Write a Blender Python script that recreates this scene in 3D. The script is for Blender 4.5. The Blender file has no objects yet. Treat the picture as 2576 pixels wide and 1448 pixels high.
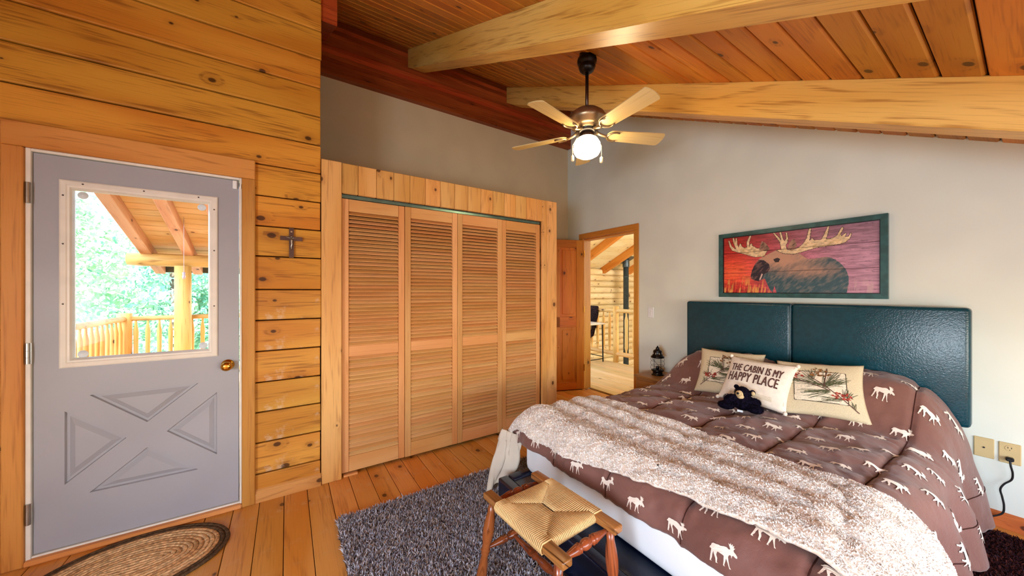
import bpy, bmesh, math, random
import numpy as np
from mathutils import Vector, Matrix

# ------------------------------------------------------------------ camera, world, lights, exposure
SC = bpy.context.scene
COL = SC.collection
PI = math.pi
R = math.radians

cam_d = bpy.data.cameras.new('camera')
cam_d.sensor_width = 36.0
cam_d.lens = 36.0 * 860.0 / 2576.0
cam_d.shift_y = 8.0 / 2576.0
cam_d.clip_start = 0.03
cam_d.clip_end = 300
cam = bpy.data.objects.new('camera', cam_d)
COL.objects.link(cam)
cam.location = (0, 0, 1.36)
cam.rotation_euler = (R(90), 0, -math.atan(566.0 / 860.0))
SC.camera = cam

SC.view_settings.view_transform = 'Standard'
SC.view_settings.look = 'None'
SC.view_settings.exposure = 0.22
SC.view_settings.gamma = 1.0
SC.view_settings.use_curve_mapping = False

SC.cycles.max_bounces = 5
SC.cycles.diffuse_bounces = 3
SC.cycles.glossy_bounces = 2
SC.cycles.transmission_bounces = 3
SC.cycles.transparent_max_bounces = 6
SC.cycles.caustics_reflective = False
SC.cycles.caustics_refractive = False
SC.cycles.use_adaptive_sampling = True
SC.cycles.adaptive_threshold = .05
SC.cycles.adaptive_min_samples = 24

world = bpy.data.worlds.new('world')
SC.world = world
world.use_nodes = True
wn = world.node_tree.nodes
bg = wn['Background']
sky = wn.new('ShaderNodeTexSky')
sky.sky_type = 'NISHITA'
sky.sun_disc = False
sky.sun_elevation = R(48)
sky.sun_rotation = R(200)
world.node_tree.links.new(sky.outputs[0], bg.inputs[0])
bg.inputs[1].default_value = 1.2


def light(name, kind, loc, rot, energy, color, **kw):
    d = bpy.data.lights.new(name, kind)
    d.energy = energy
    d.color = color
    for k, v in kw.items():
        setattr(d, k, v)
    o = bpy.data.objects.new(name, d)
    COL.objects.link(o)
    o.location = loc
    o.rotation_euler = rot
    return o


light('sun', 'SUN', (0, 0, 20), (R(38), R(12), R(20)), 15.0, (1, .97, .93), angle=R(1))
# daylight entering by the windows of the walls behind the camera
light('window_daylight_west', 'AREA', (-1.98, -.45, 1.12), (0, R(-90), 0), 92, (.72, .83, 1.0), shape='RECTANGLE', size=.8, size_y=1.3)
light('window_daylight_south', 'AREA', (1.55, -1.50, .95), (R(90), 0, 0), 21, (.93, .95, 1.0), shape='RECTANGLE', size=2.3, size_y=.75)
# tall windows of the open room behind the doorway
light('great_room_daylight', 'AREA', (7.6, 1.7, 1.9), (R(96), 0, 0), 210, (1.0, .97, .92), shape='RECTANGLE', size=3.6, size_y=2.6)


# ------------------------------------------------------------------ colours and materials
def lin(c):
    c /= 255.0
    return c / 12.92 if c <= .04045 else ((c + .055) / 1.055) ** 2.4


def rgb(r, g, b):
    return (lin(r), lin(g), lin(b), 1.0)


class NT:
    def __init__(self, name):
        m = bpy.data.materials.new(name)
        m.use_nodes = True
        self.m = m
        self.t = m.node_tree
        self.bsdf = self.t.nodes['Principled BSDF']

    def n(self, kind, **kw):
        nd = self.t.nodes.new(kind)
        for k, v in kw.items():
            setattr(nd, k, v)
        return nd

    def link(self, a, b):
        self.t.links.new(a, b)

    def setin(self, nd, key, v):
        if isinstance(v, bpy.types.NodeSocket):
            self.link(v, nd.inputs[key])
        else:
            nd.inputs[key].default_value = v

    def math(self, op, a, b=0.0, c=None, clamp=False):
        nd = self.n('ShaderNodeMath', operation=op, use_clamp=clamp)
        self.setin(nd, 0, a)
        self.setin(nd, 1, b)
        if c is not None:
            self.setin(nd, 2, c)
        return nd.outputs[0]

    def mix(self, f, a, b, blend='MIX'):
        nd = self.n('ShaderNodeMix', data_type='RGBA', blend_type=blend)
        self.setin(nd, 0, f)
        self.setin(nd, 6, a)
        self.setin(nd, 7, b)
        return nd.outputs[2]

    def noise(self, vec, scale=5.0, detail=3.0, rough=.55):
        nd = self.n('ShaderNodeTexNoise')
        if vec is not None:
            self.link(vec, nd.inputs['Vector'])
        nd.inputs['Scale'].default_value = scale
        nd.inputs['Detail'].default_value = detail
        nd.inputs['Roughness'].default_value = rough
        return nd.outputs['Fac']

    def ramp(self, f, lo, hi, a=0.0, b=1.0):
        nd = self.n('ShaderNodeMapRange', interpolation_type='SMOOTHSTEP')
        self.setin(nd, 0, f)
        nd.inputs[1].default_value = lo
        nd.inputs[2].default_value = hi
        nd.inputs[3].default_value = a
        nd.inputs[4].default_value = b
        return nd.outputs[0]

    def bump(self, h, strength=.3, dist=.01):
        nd = self.n('ShaderNodeBump')
        nd.inputs['Strength'].default_value = strength
        nd.inputs['Distance'].default_value = dist
        self.link(h, nd.inputs['Height'])
        self.link(nd.outputs[0], self.bsdf.inputs['Normal'])

    def obj_coord(self):
        return self.n('ShaderNodeTexCoord').outputs['Object']


def plain(name, col, rough=.5, metal=0.0, spec=.5, noise_amt=.06, nscale=12.0, bump=0.0, bscale=80.0, bdist=.004, coat=0.0, sheen=0.0, alpha=None):
    k = NT(name)
    v = k.obj_coord()
    f = k.noise(v, nscale, 1)
    dk = tuple(c * (1 - noise_amt * 2) for c in col[:3]) + (1,)
    lt = tuple(min(1, c * (1 + noise_amt * 2)) for c in col[:3]) + (1,)
    k.link(k.mix(k.ramp(f, .3, .7), dk, lt), k.bsdf.inputs['Base Color'])
    k.bsdf.inputs['Roughness'].default_value = rough
    k.bsdf.inputs['Metallic'].default_value = metal
    k.bsdf.inputs['Specular IOR Level'].default_value = spec
    k.bsdf.inputs['Coat Weight'].default_value = coat
    if sheen:
        k.bsdf.inputs['Sheen Weight'].default_value = sheen
        k.bsdf.inputs['Sheen Roughness'].default_value = .6
    if bump:
        k.bump(k.noise(v, bscale, 1), bump, bdist)
    return k.m


def wood(name, axis, light_c, mid_c, dark_c, knots=.45, lines=22.0, kscale=1.0, rough=.42, spec=.4, contrast=1.0, rnd=True, wear=0.0, var=.24):
    """plank of pine: long grain along AXIS, growth lines, brown knots that bend the grain"""
    k = NT(name)
    sep = k.n('ShaderNodeSeparateXYZ')
    k.link(k.obj_coord(), sep.inputs[0])
    o = [sep.outputs[i] for i in range(3)]
    ai = 'xyz'.index(axis)
    a = o[ai]
    bs = [o[i] for i in range(3) if i != ai]
    b = k.math('ADD', bs[0], bs[1])
    if rnd:
        rand = k.n('ShaderNodeObjectInfo').outputs['Random']
        a = k.math('ADD', a, k.math('MULTIPLY', rand, 41.7))
        b = k.math('ADD', b, k.math('MULTIPLY', rand, 17.3))
    else:
        rand = 0.37

    def comb(sa, sb):
        c = k.n('ShaderNodeCombineXYZ')
        k.link(k.math('MULTIPLY', a, sa), c.inputs[0])
        k.link(k.math('MULTIPLY', b, sb), c.inputs[1])
        return c.outputs[0]
    # knots
    vo = k.n('ShaderNodeTexVoronoi', voronoi_dimensions='2D')
    k.link(comb(3.6 * kscale, 5.2 * kscale), vo.inputs['Vector'])
    vo.inputs['Scale'].default_value = 1.0
    d = vo.outputs['Distance']
    sc = k.n('ShaderNodeSeparateColor')
    k.link(vo.outputs['Color'], sc.inputs[0])
    on = k.math('GREATER_THAN', sc.outputs[0], 1.0 - knots)
    size = k.math('MULTIPLY_ADD', sc.outputs[1], .075, .024)
    knot = k.math('MULTIPLY', on, k.ramp(k.math('SUBTRACT', size, d), -.012, .022))
    halo = k.math('MULTIPLY', on, k.ramp(k.math('SUBTRACT', k.math('MULTIPLY', size, 3.4), d), -.05, .22))
    # growth lines
    n1 = k.noise(comb(.9, 5.0), 1.0, 1)
    ph = k.math('ADD', k.math('MULTIPLY', n1, 26.0), k.math('MULTIPLY', b, lines * 2.2))
    ph = k.math('ADD', ph, k.math('MULTIPLY', halo, 5.5))
    sn = k.math('SINE', ph)
    ring = k.ramp(sn, .25, 1.0)
    fine = k.noise(comb(4.0, 150.0), 1.0, 1, .7)
    big = k.noise(comb(1.1, 6.0), 1.0, 0)
    dash = k.ramp(k.noise(comb(5.0, 90.0), 1.0, 1), .40, .70)
    f = k.math('MULTIPLY', k.math('MULTIPLY', ring, dash), .42 * contrast)
    base = k.mix(k.ramp(big, .3, .7), light_c, mid_c)
    base = k.mix(f, base, dark_c)
    base = k.mix(k.math('MULTIPLY', k.ramp(fine, .5, .8), .22 * contrast), base, dark_c)
    base = k.mix(k.math('MULTIPLY', halo, .30), base, dark_c)
    kcol = tuple(c * .22 for c in dark_c[:3]) + (1,)
    base = k.mix(k.math('MULTIPLY', knot, .86), base, kcol)
    if rnd:
        hs = k.n('ShaderNodeHueSaturation')
        k.link(base, hs.inputs['Color'])
        k.link(k.math('MULTIPLY_ADD', rand, var, 1.0 - var / 2), hs.inputs['Value'])
        k.link(k.math('MULTIPLY_ADD', rand, -.012, .506), hs.inputs['Hue'])
        base = hs.outputs[0]
    if wear:
        w = k.ramp(k.noise(k.n('ShaderNodeTexCoord').outputs['Object'], 4.5, 5, .68), .56, .68)
        base = k.mix(k.math('MULTIPLY', w, wear), base, rgb(214, 190, 165))
    k.link(base, k.bsdf.inputs['Base Color'])
    k.bsdf.inputs['Roughness'].default_value = rough
    k.bsdf.inputs['Specular IOR Level'].default_value = spec
    return k.m


PINE_L, PINE_M, PINE_D = rgb(224, 164, 78), rgb(208, 138, 52), rgb(140, 72, 20)
M = {}
M['log_wall'] = wood('log_wall_pine', 'x', rgb(216, 152, 52), rgb(198, 126, 36), rgb(112, 52, 10), .62, 16, 1.0, .5, .25, 1.35)
M['log_wall_worn'] = wood('log_wall_pine_worn', 'x', rgb(218, 156, 64), rgb(200, 130, 46), rgb(112, 52, 10), .7, 16, 1.0, .5, .25, 1.35, True, .55)
M['casing_v'] = wood('casing_pine_upright', 'z', rgb(214, 148, 72), rgb(198, 126, 52), rgb(146, 78, 28), .3, 30, .8, .48, .3)
M['casing_h'] = wood('casing_pine_level', 'x', rgb(214, 148, 72), rgb(198, 126, 52), rgb(146, 78, 28), .3, 20, .8, .48, .3)
M['closet_v'] = wood('closet_pine_upright', 'z', rgb(230, 176, 104), rgb(216, 156, 80), rgb(150, 84, 34), .5, 34, 1.1, .45, .35)
M['louver'] = wood('louver_hemlock', 'x', rgb(226, 170, 108), rgb(214, 150, 86), rgb(168, 104, 50), .0, 40, 1.0, .5, .3, .6, True, 0, .07)
M['louver_v'] = wood('stile_hemlock', 'z', rgb(222, 166, 104), rgb(208, 146, 82), rgb(160, 98, 46), .0, 40, 1.0, .5, .3, .6)
M['floor'] = wood('floor_pine', 'y', rgb(226, 160, 84), rgb(214, 138, 54), rgb(146, 74, 24), .3, 26, .9, .34, .45, 1.0, True, .32)
M['loft_floor'] = wood('loft_floor_pine', 'y', rgb(236, 204, 150), rgb(228, 188, 124), rgb(160, 100, 44), .3, 26, .9, .3, .5)
M['ceiling'] = wood('ceiling_pine', 'x', rgb(206, 136, 50), rgb(188, 112, 34), rgb(120, 56, 12), .4, 18, .9, .45, .35)
M['beam'] = wood('beam_fir', 'y', rgb(240, 192, 104), rgb(228, 170, 78), rgb(160, 92, 30), .18, 34, .45, .4, .4, 1.5)
M['ridge'] = wood('ridge_glulam', 'x', rgb(180, 82, 34), rgb(150, 58, 20), rgb(80, 22, 8), .15, 34, .6, .4, .4, 1.2, True, 0, .7)
M['door_pine'] = wood('door_pine_upright', 'z', rgb(214, 130, 44), rgb(202, 112, 28), rgb(138, 60, 12), .4, 30, 1.0, .4, .4)
M['door_pine_h'] = wood('door_pine_level', 'x', rgb(210, 122, 36), rgb(196, 104, 24), rgb(138, 60, 12), .25, 26, 1.0, .4, .4)
M['jamb'] = wood('jamb_fir', 'z', rgb(214, 150, 62), rgb(200, 130, 46), rgb(146, 84, 26), .1, 40, 1.0, .4, .4)
M['jamb_h'] = wood('jamb_fir_level', 'y', rgb(206, 136, 52), rgb(190, 116, 38), rgb(140, 78, 22), .1, 40, 1.0, .4, .4)
M['baseboard'] = wood('baseboard_pine', 'x', rgb(222, 156, 90), rgb(210, 138, 70), rgb(150, 84, 34), .1, 20, 1.0, .45, .35)
M['baseboard_y'] = wood('baseboard_pine_length', 'y', rgb(206, 124, 60), rgb(190, 104, 46), rgb(130, 60, 24), .1, 20, 1.0, .45, .35)
M['porch'] = wood('porch_pine', 'x', rgb(242, 200, 146), rgb(236, 184, 122), rgb(180, 116, 62), .35, 18, 1.0, .6, .2)
M['porch_y'] = wood('porch_rafter', 'y', rgb(232, 172, 136), rgb(220, 152, 116), rgb(160, 96, 66), .3, 22, .8, .6, .2)
M['peeled_v'] = wood('peeled_log_upright', 'z', rgb(236, 190, 116), rgb(226, 168, 86), rgb(156, 92, 38), .35, 30, .8, .55, .25)
M['peeled_h'] = wood('peeled_log_level', 'x', rgb(212, 164, 96), rgb(196, 142, 74), rgb(104, 60, 28), .7, 30, .8, .55, .25, 1.5)
M['peeled_y'] = wood('peeled_log_length', 'y', rgb(232, 188, 122), rgb(220, 166, 94), rgb(140, 86, 42), .4, 30, .8, .55, .25, 1.3)
M['loft_log'] = wood('loft_wall_log', 'x', rgb(244, 222, 176), rgb(236, 206, 150), rgb(176, 122, 66), .5, 12, .7, .6, .2)
M['loft_ceiling'] = wood('loft_ceiling_pine', 'x', rgb(246, 228, 180), rgb(240, 214, 156), rgb(190, 140, 80), .4, 18, 1.0, .55, .25)
M['loft_beam'] = wood('loft_rafter', 'y', rgb(220, 146, 62), rgb(206, 126, 44), rgb(150, 80, 24), .3, 24, .8, .5, .3)
M['maple'] = wood('stool_maple', 'y', rgb(170, 112, 58), rgb(138, 84, 40), rgb(62, 30, 12), .0, 90, 1.0, .28, .5, 2.2)
M['turned'] = wood('stool_turned_maple', 'z', rgb(158, 84, 42), rgb(124, 58, 26), rgb(56, 22, 10), .0, 90, 1.0, .24, .55, 2.2)
M['night_oak'] = wood('nightstand_oak', 'y', rgb(190, 140, 84), rgb(172, 118, 64), rgb(110, 70, 34), .1, 40, 1.0, .4, .4)
M['cross_wood'] = wood('crucifix_walnut', 'z', rgb(112, 74, 56), rgb(84, 52, 40), rgb(50, 28, 22), .0, 80, 1.0, .35, .5)
M['fan_blade'] = wood('fan_blade_maple', 'x', rgb(216, 190, 132), rgb(204, 174, 112), rgb(172, 140, 84), .0, 70, 1.0, .45, .4, .6)

M['drywall'] = plain('drywall_paint', rgb(226, 229, 216), .85, 0, .2, .015, 3.0, .06, 160, .002)
M['drywall_warm_shade'] = plain('drywall_shade_tint', rgb(212, 190, 152), .85, 0, .2, .015, 3.0, .06, 160, .002)  # same drywall, with warm shade put into its colour
M['outer_shell'] = plain('outer_shell', rgb(120, 96, 70), .9, 0, .2)
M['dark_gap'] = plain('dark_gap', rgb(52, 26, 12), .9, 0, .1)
M['door_paint'] = plain('door_grey_paint', rgb(166, 164, 168), .42, 0, .4, .02, 2.5, .05, 220, .001)
M['vinyl'] = plain('white_vinyl', rgb(236, 228, 214), .4, 0, .4, .02)
M['white_plastic'] = plain('white_plastic', rgb(238, 238, 236), .35, 0, .5, .01)
M['almond_plastic'] = plain('almond_plastic', rgb(206, 180, 128), .4, 0, .4, .02)
M['brass'] = plain('polished_brass', rgb(214, 162, 70), .16, 1.0, .5, .03)
M['steel'] = plain('satin_steel', rgb(176, 170, 158), .32, 1.0, .5, .04)
M['screw'] = plain('screw_hole', rgb(88, 76, 66), .5, .6, .5)
M['track'] = plain('green_track_metal', rgb(110, 142, 132), .35, .8, .5, .05)
M['black_metal'] = plain('black_metal', rgb(24, 20, 20), .28, .4, .5, .1)
M['bronze'] = plain('dark_bronze', rgb(78, 60, 50), .3, .85, .5, .08)
M['bronze_light'] = plain('antique_bronze', rgb(150, 128, 98), .34, .8, .5, .08)
M['chain'] = plain('bead_chain', rgb(214, 190, 140), .3, .7, .5)
M['ceramic'] = plain('cream_pull', rgb(240, 226, 180), .35, 0, .5, .02)
M['leather'] = plain('black_leather_teal_sheen', rgb(6, 60, 72), .27, 0, .5, .05, 30, .35, 130, .003)  # black leather with the teal window sheen put into its base colour
M['navy_leather'] = plain('navy_leather', rgb(10, 18, 40), .26, 0, .55, .05, 30, .2, 150, .002)
M['sheet'] = plain('white_sheet', rgb(238, 242, 244), .85, 0, .2, .02, 4, .1, 60, .002)
M['lining'] = plain('beige_lining', rgb(214, 200, 180), .85, 0, .15, .03, 8, .15, 300, .001)
M['moose_print'] = plain('moose_print', rgb(238, 222, 206), .8, 0, .15, .01)
M['seam'] = plain('quilt_seam', rgb(70, 40, 34), .9, 0, .1)
M['burlap'] = plain('burlap', rgb(206, 188, 154), .95, 0, .1, .06, 300, .4, 500, .001)
M['burlap_light'] = plain('burlap_panel', rgb(222, 206, 180), .95, 0, .1, .06, 160, .3, 300, .002)
M['canvas'] = plain('cream_canvas', rgb(236, 222, 204), .92, 0, .15, .02, 40, .2, 320, .001)
M['ink'] = plain('brown_ink', rgb(96, 66, 58), .9, 0, .1)
M['ink_dark'] = plain('dark_ink', rgb(66, 56, 44), .9, 0, .1)
M['ink_green'] = plain('needle_ink', rgb(84, 84, 58), .9, 0, .1)
M['ink_red'] = plain('cone_red_ink', rgb(150, 62, 50), .9, 0, .1, .25, 90)
M['ink_cone'] = plain('cone_brown_ink', rgb(126, 84, 48), .9, 0, .1, .25, 90)
M['bear_fur'] = plain('black_plush', rgb(15, 11, 24), .95, 0, .05, .3, 60, .4, 160, .004)
M['bear_tan'] = plain('tan_plush', rgb(206, 178, 132), .95, 0, .1, .1, 60, .4, 200, .003)
M['eye'] = plain('glossy_eye', rgb(10, 8, 10), .08, 0, .6)
M['tag'] = plain('fabric_tag', rgb(224, 232, 238), .7, 0, .2)
M['rush'] = plain('rush_cord', rgb(228, 190, 130), .6, 0, .3, .05, 6, .2, 300, .001)
M['braid'] = plain('jute_braid', rgb(222, 182, 134), .9, 0, .1, .14, 60, .7, 130, .006)
M['braid_mid'] = plain('jute_braid_dark', rgb(206, 160, 112), .9, 0, .1, .16, 60, .7, 130, .006)
M['braid_edge'] = plain('brown_braid', rgb(92, 70, 50), .9, 0, .1, .16, 60, .7, 130, .006)
M['rug_base'] = plain('shag_backing', rgb(96, 84, 84), .95, 0, .1)
M['dark_rug'] = plain('dark_rug', rgb(64, 26, 24), .95, 0, .1, .2, 40, .6, 90, .01)
M['picture_frame'] = plain('picture_frame', rgb(46, 88, 86), .30, 0, .5, .12, 20)  # dark frame; teal window glare is mixed into its base colour
M['picture_lip'] = plain('picture_lip', rgb(14, 16, 20), .4, 0, .5)
M['rubber'] = plain('black_rubber', rgb(14, 12, 14), .5, 0, .4)
M['pipe'] = plain('stove_pipe', rgb(82, 96, 102), .34, .5, .5, .06)
M['table_white'] = plain('table_white', rgb(240, 232, 216), .45, 0, .4, .02)
M['fur'] = plain('dark_fur', rgb(52, 34, 34), .95, 0, .1, .35, 40, .7, 90, .01)
M['basket'] = plain('basket', rgb(208, 120, 74), .8, 0, .2, .2, 40)
M['ground'] = plain('meadow', rgb(206, 214, 190), .95, 0, .1, .2, 1.5)
M['bark'] = plain('bark', rgb(96, 84, 70), .9, 0, .1, .2, 10)
M['roof_metal'] = plain('porch_fascia', rgb(92, 96, 92), .6, 0, .3)
M['chime'] = plain('chime', rgb(196, 170, 178), .4, .2, .5)
M['suction'] = plain('suction_cup', rgb(226, 232, 236), .3, 0, .5)


def leafy(name, c1, c2):
    k = NT(name)
    f = k.noise(k.obj_coord(), 2.2, 3)
    col = k.mix(k.ramp(f, .35, .65), c1, c2)
    k.link(col, k.bsdf.inputs['Base Color'])
    k.bsdf.inputs['Roughness'].default_value = .6
    tr = k.n('ShaderNodeBsdfTranslucent')
    k.link(col, tr.inputs[0])
    mx = k.n('ShaderNodeMixShader')
    mx.inputs[0].default_value = .4
    k.link(k.bsdf.outputs[0], mx.inputs[1])
    k.link(tr.outputs[0], mx.inputs[2])
    k.link(mx.outputs[0], k.t.nodes['Material Output'].inputs[0])
    return k.m


M['leaf_a'] = leafy('leaf_green', rgb(150, 196, 150), rgb(206, 226, 186))
M['leaf_b'] = leafy('leaf_pale', rgb(216, 222, 204), rgb(228, 216, 212))
M['leaf_c'] = leafy('leaf_teal', rgb(130, 190, 166), rgb(190, 220, 190))


def glass_mat():
    k = NT('clear_glass')
    tr = k.n('ShaderNodeBsdfTransparent')
    tr.inputs[0].default_value = (.97, .98, .98, 1)
    gl = k.n('ShaderNodeBsdfGlossy')
    gl.inputs['Roughness'].default_value = .02
    mx = k.n('ShaderNodeMixShader')
    mx.inputs[0].default_value = .003
    k.link(tr.outputs[0], mx.inputs[1])
    k.link(gl.outputs[0], mx.inputs[2])
    k.link(mx.outputs[0], k.t.nodes['Material Output'].inputs[0])
    return k.m


M['glass'] = glass_mat()


def lamp_mat(name, col, s):
    k = NT(name)
    k.bsdf.inputs['Base Color'].default_value = (.9, .88, .8, 1)
    k.bsdf.inputs['Emission Color'].default_value = col
    k.bsdf.inputs['Emission Strength'].default_value = s
    return k.m


M['globe'] = lamp_mat('lit_globe', (1.0, .74, .42, 1), 36.0)


def fabric(name, c1, c2, bump=.5):
    k = NT(name)
    v = k.obj_coord()
    f = k.noise(v, 3.0, 3)
    k.link(k.mix(k.ramp(f, .3, .7), c1, c2), k.bsdf.inputs['Base Color'])
    k.bsdf.inputs['Roughness'].default_value = .55
    k.bsdf.inputs['Specular IOR Level'].default_value = .25
    k.bsdf.inputs['Sheen Weight'].default_value = .25
    n = k.math('ADD', k.noise(v, 26, 3), k.math('MULTIPLY', k.noise(v, 400, 2), .25))
    k.bump(n, bump, .008)
    return k.m


M['comforter'] = fabric('brown_comforter', rgb(118, 78, 68), rgb(130, 88, 76), .45)


def sherpa_mat():
    k = NT('cream_sherpa')
    v = k.obj_coord()
    vo = k.n('ShaderNodeTexVoronoi')
    vo.inputs['Scale'].default_value = 120
    nz = k.n('ShaderNodeTexNoise')
    nz.inputs['Scale'].default_value = 30
    k.link(v, nz.inputs['Vector'])
    ad = k.n('ShaderNodeMix', data_type='VECTOR')
    ad.inputs[0].default_value = .03
    k.link(v, ad.inputs[4])
    k.link(nz.outputs['Color'], ad.inputs[5])
    k.link(ad.outputs[1], vo.inputs['Vector'])
    d = k.ramp(vo.outputs['Distance'], .1, .75)
    k.link(k.mix(d, rgb(248, 240, 230), rgb(228, 208, 188)), k.bsdf.inputs['Base Color'])
    k.bsdf.inputs['Roughness'].default_value = .95
    k.bsdf.inputs['Sheen Weight'].default_value = .3
    k.bsdf.inputs['Specular IOR Level'].default_value = .05
    k.bump(k.math('MULTIPLY', d, -1.0), .35, .004)
    return k.m


M['sherpa'] = sherpa_mat()
M['fleece'] = plain('fleece_tuft', rgb(252, 242, 234), .95, 0, .05, .03, 60)


def attr_mat(name, attr, rough=.8, spec=.2, coat=0.0):
    k = NT(name)
    a = k.n('ShaderNodeVertexColor', layer_name=attr)
    k.link(a.outputs[0], k.bsdf.inputs['Base Color'])
    k.bsdf.inputs['Roughness'].default_value = rough
    k.bsdf.inputs['Specular IOR Level'].default_value = spec
    k.bsdf.inputs['Coat Weight'].default_value = coat
    return k.m


M['pile'] = attr_mat('shag_pile', 'col', .95, .05)
M['art'] = attr_mat('painted_board', 'col', .45, .4)


# ------------------------------------------------------------------ object helpers
def tag(o, label=None, cat=None, group=None, kind=None):
    if label:
        o['label'] = label
    if cat:
        o['category'] = cat
    if group:
        o['group'] = group
    if kind:
        o['kind'] = kind
    return o


def empty(name, loc=(0, 0, 0), rz=0.0):
    o = bpy.data.objects.new(name, None)
    COL.objects.link(o)
    o.location = loc
    o.rotation_euler = (0, 0, rz)
    o.empty_display_size = .05
    return o


def link(name, me, mat=None, parent=None, loc=None, rot=None):
    o = bpy.data.objects.new(name, me)
    COL.objects.link(o)
    if mat is not None and len(me.materials) == 0:
        me.materials.append(M[mat] if isinstance(mat, str) else mat)
    if parent is not None:
        o.parent = parent
    if loc is not None:
        o.location = loc
    if rot is not None:
        o.rotation_euler = rot
    return o


def copy_tree(o, parent=None):
    c = o.copy()
    COL.objects.link(c)
    c.parent = parent
    for ch in list(o.children):
        copy_tree(ch, c)
    return c


class MB:
    """collects shapes into one bmesh"""

    def __init__(self):
        self.bm = bmesh.new()

    def box(self, lo, hi, bev=0.0, seg=1):
        lo, hi = Vector(lo), Vector(hi)
        r = bmesh.ops.create_cube(self.bm, size=1.0)
        vs = r['verts']
        c, s = (lo + hi) / 2, hi - lo
        for v in vs:
            v.co = Vector((v.co.x * s.x, v.co.y * s.y, v.co.z * s.z)) + c
        if bev > 0:
            es = list({e for v in vs for e in v.link_edges})
            bmesh.ops.bevel(self.bm, geom=es, offset=bev, segments=seg, affect='EDGES', profile=.5)
        return self

    def prism(self, pts, axis, a, b):
        """polygon PTS in the plane normal to AXIS, extruded from a to b"""
        def mk(p, t):
            return {'x': (t, p[0], p[1]), 'y': (p[0], t, p[1]), 'z': (p[0], p[1], t)}[axis]
        v0 = [self.bm.verts.new(mk(p, a)) for p in pts]
        v1 = [self.bm.verts.new(mk(p, b)) for p in pts]
        n = len(pts)
        self.bm.faces.new(v0)
        self.bm.faces.new(list(reversed(v1)))
        for i in range(n):
            self.bm.faces.new((v0[i], v1[i], v1[(i + 1) % n], v0[(i + 1) % n]))
        return self

    def lathe(self, prof, origin=(0, 0, 0), direction=(0, 0, 1), seg=16):
        """profile [(r, t)] swept about an axis"""
        d = Vector(direction).normalized()
        q = Vector((0, 0, 1)).rotation_difference(d)
        rings = []
        for r, t in prof:
            ring = []
            for i in range(seg):
                an = 2 * PI * i / seg
                ring.append(self.bm.verts.new(Vector(origin) + q @ Vector((max(r, 1e-4) * math.cos(an), max(r, 1e-4) * math.sin(an), t))))
            rings.append(ring)
        for a, b in zip(rings, rings[1:]):
            for i in range(seg):
                self.bm.faces.new((a[i], a[(i + 1) % seg], b[(i + 1) % seg], b[i]))
        self.bm.faces.new(list(reversed(rings[0])))
        self.bm.faces.new(rings[-1])
        return self

    def tube(self, pts, rad, seg=8, closed=False):
        pts = [Vector(p) for p in pts]
        n = len(pts)
        rads = rad if isinstance(rad, (list, tuple)) else [rad] * n
        rings = []
        prev = None
        for i, p in enumerate(pts):
            if closed:
                t = (pts[(i + 1) % n] - pts[i - 1]).normalized()
            else:
                t = (pts[min(i + 1, n - 1)] - pts[max(i - 1, 0)]).normalized()
            if prev is None:
                u = t.orthogonal().normalized()
            else:
                u = (prev - t * prev.dot(t))
                u = u.normalized() if u.length > 1e-6 else t.orthogonal().normalized()
            prev = u
            w = t.cross(u)
            rings.append([self.bm.verts.new(p + (u * math.cos(2 * PI * j / seg) + w * math.sin(2 * PI * j / seg)) * rads[i]) for j in range(seg)])
        m = n if closed else n - 1
        for i in range(m):
            a, b = rings[i], rings[(i + 1) % n]
            for j in range(seg):
                self.bm.faces.new((a[j], a[(j + 1) % seg], b[(j + 1) % seg], b[j]))
        if not closed:
            self.bm.faces.new(list(reversed(rings[0])))
            self.bm.faces.new(rings[-1])
        return self

    def sphere(self, c, rx, ry=None, rz=None, seg=16, rot=None):
        ry = rx if ry is None else ry
        rz = rx if rz is None else rz
        r = bmesh.ops.create_uvsphere(self.bm, u_segments=seg, v_segments=max(6, seg // 2), radius=1.0)
        for v in r['verts']:
            p = Vector((v.co.x * rx, v.co.y * ry, v.co.z * rz))
            if rot is not None:
                p = rot @ p
            v.co = p + Vector(c)
        return self

    def mesh(self, name, smooth=False):
        bmesh.ops.recalc_face_normals(self.bm, faces=self.bm.faces)
        me = bpy.data.meshes.new(name)
        self.bm.to_mesh(me)
        self.bm.free()
        if smooth:
            me.polygons.foreach_set('use_smooth', [True] * len(me.polygons))
        return me

    def obj(self, name, mat, parent=None, smooth=False, loc=None, rot=None):
        return link(name, self.mesh(name, smooth), mat, parent, loc, rot)


def box_obj(name, lo, hi, mat, parent=None, bev=0.0, seg=1):
    """box with its own origin at its centre (so wood grain differs piece by piece)"""
    lo, hi = Vector(lo), Vector(hi)
    c = (lo + hi) / 2
    return MB().box(lo - c, hi - c, bev, seg).obj(name, mat, parent, False, c)


def pydata(name, verts, faces, mat, parent=None, smooth=False, loc=None):
    me = bpy.data.meshes.new(name)
    me.from_pydata([tuple(v) for v in verts], [], faces)
    me.update()
    if smooth:
        me.polygons.foreach_set('use_smooth', [True] * len(me.polygons))
    return link(name, me, mat, parent, loc)


def grid_mesh(name, P, closed_u=False):
    """P: (n, m, 3) array -> quad mesh, smooth"""
    n, m = P.shape[:2]
    idx = np.arange(n * m).reshape(n, m)
    q = np.stack([idx[:-1, :-1], idx[1:, :-1], idx[1:, 1:], idx[:-1, 1:]], -1).reshape(-1, 4)
    me = bpy.data.meshes.new(name)
    me.from_pydata(P.reshape(-1, 3).tolist(), [], q.tolist())
    me.update()
    me.polygons.foreach_set('use_smooth', [True] * len(me.polygons))
    return me


# value noise for cloth folds
_rng = np.random.RandomState(7)
_LAT = _rng.rand(256, 256)


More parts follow.
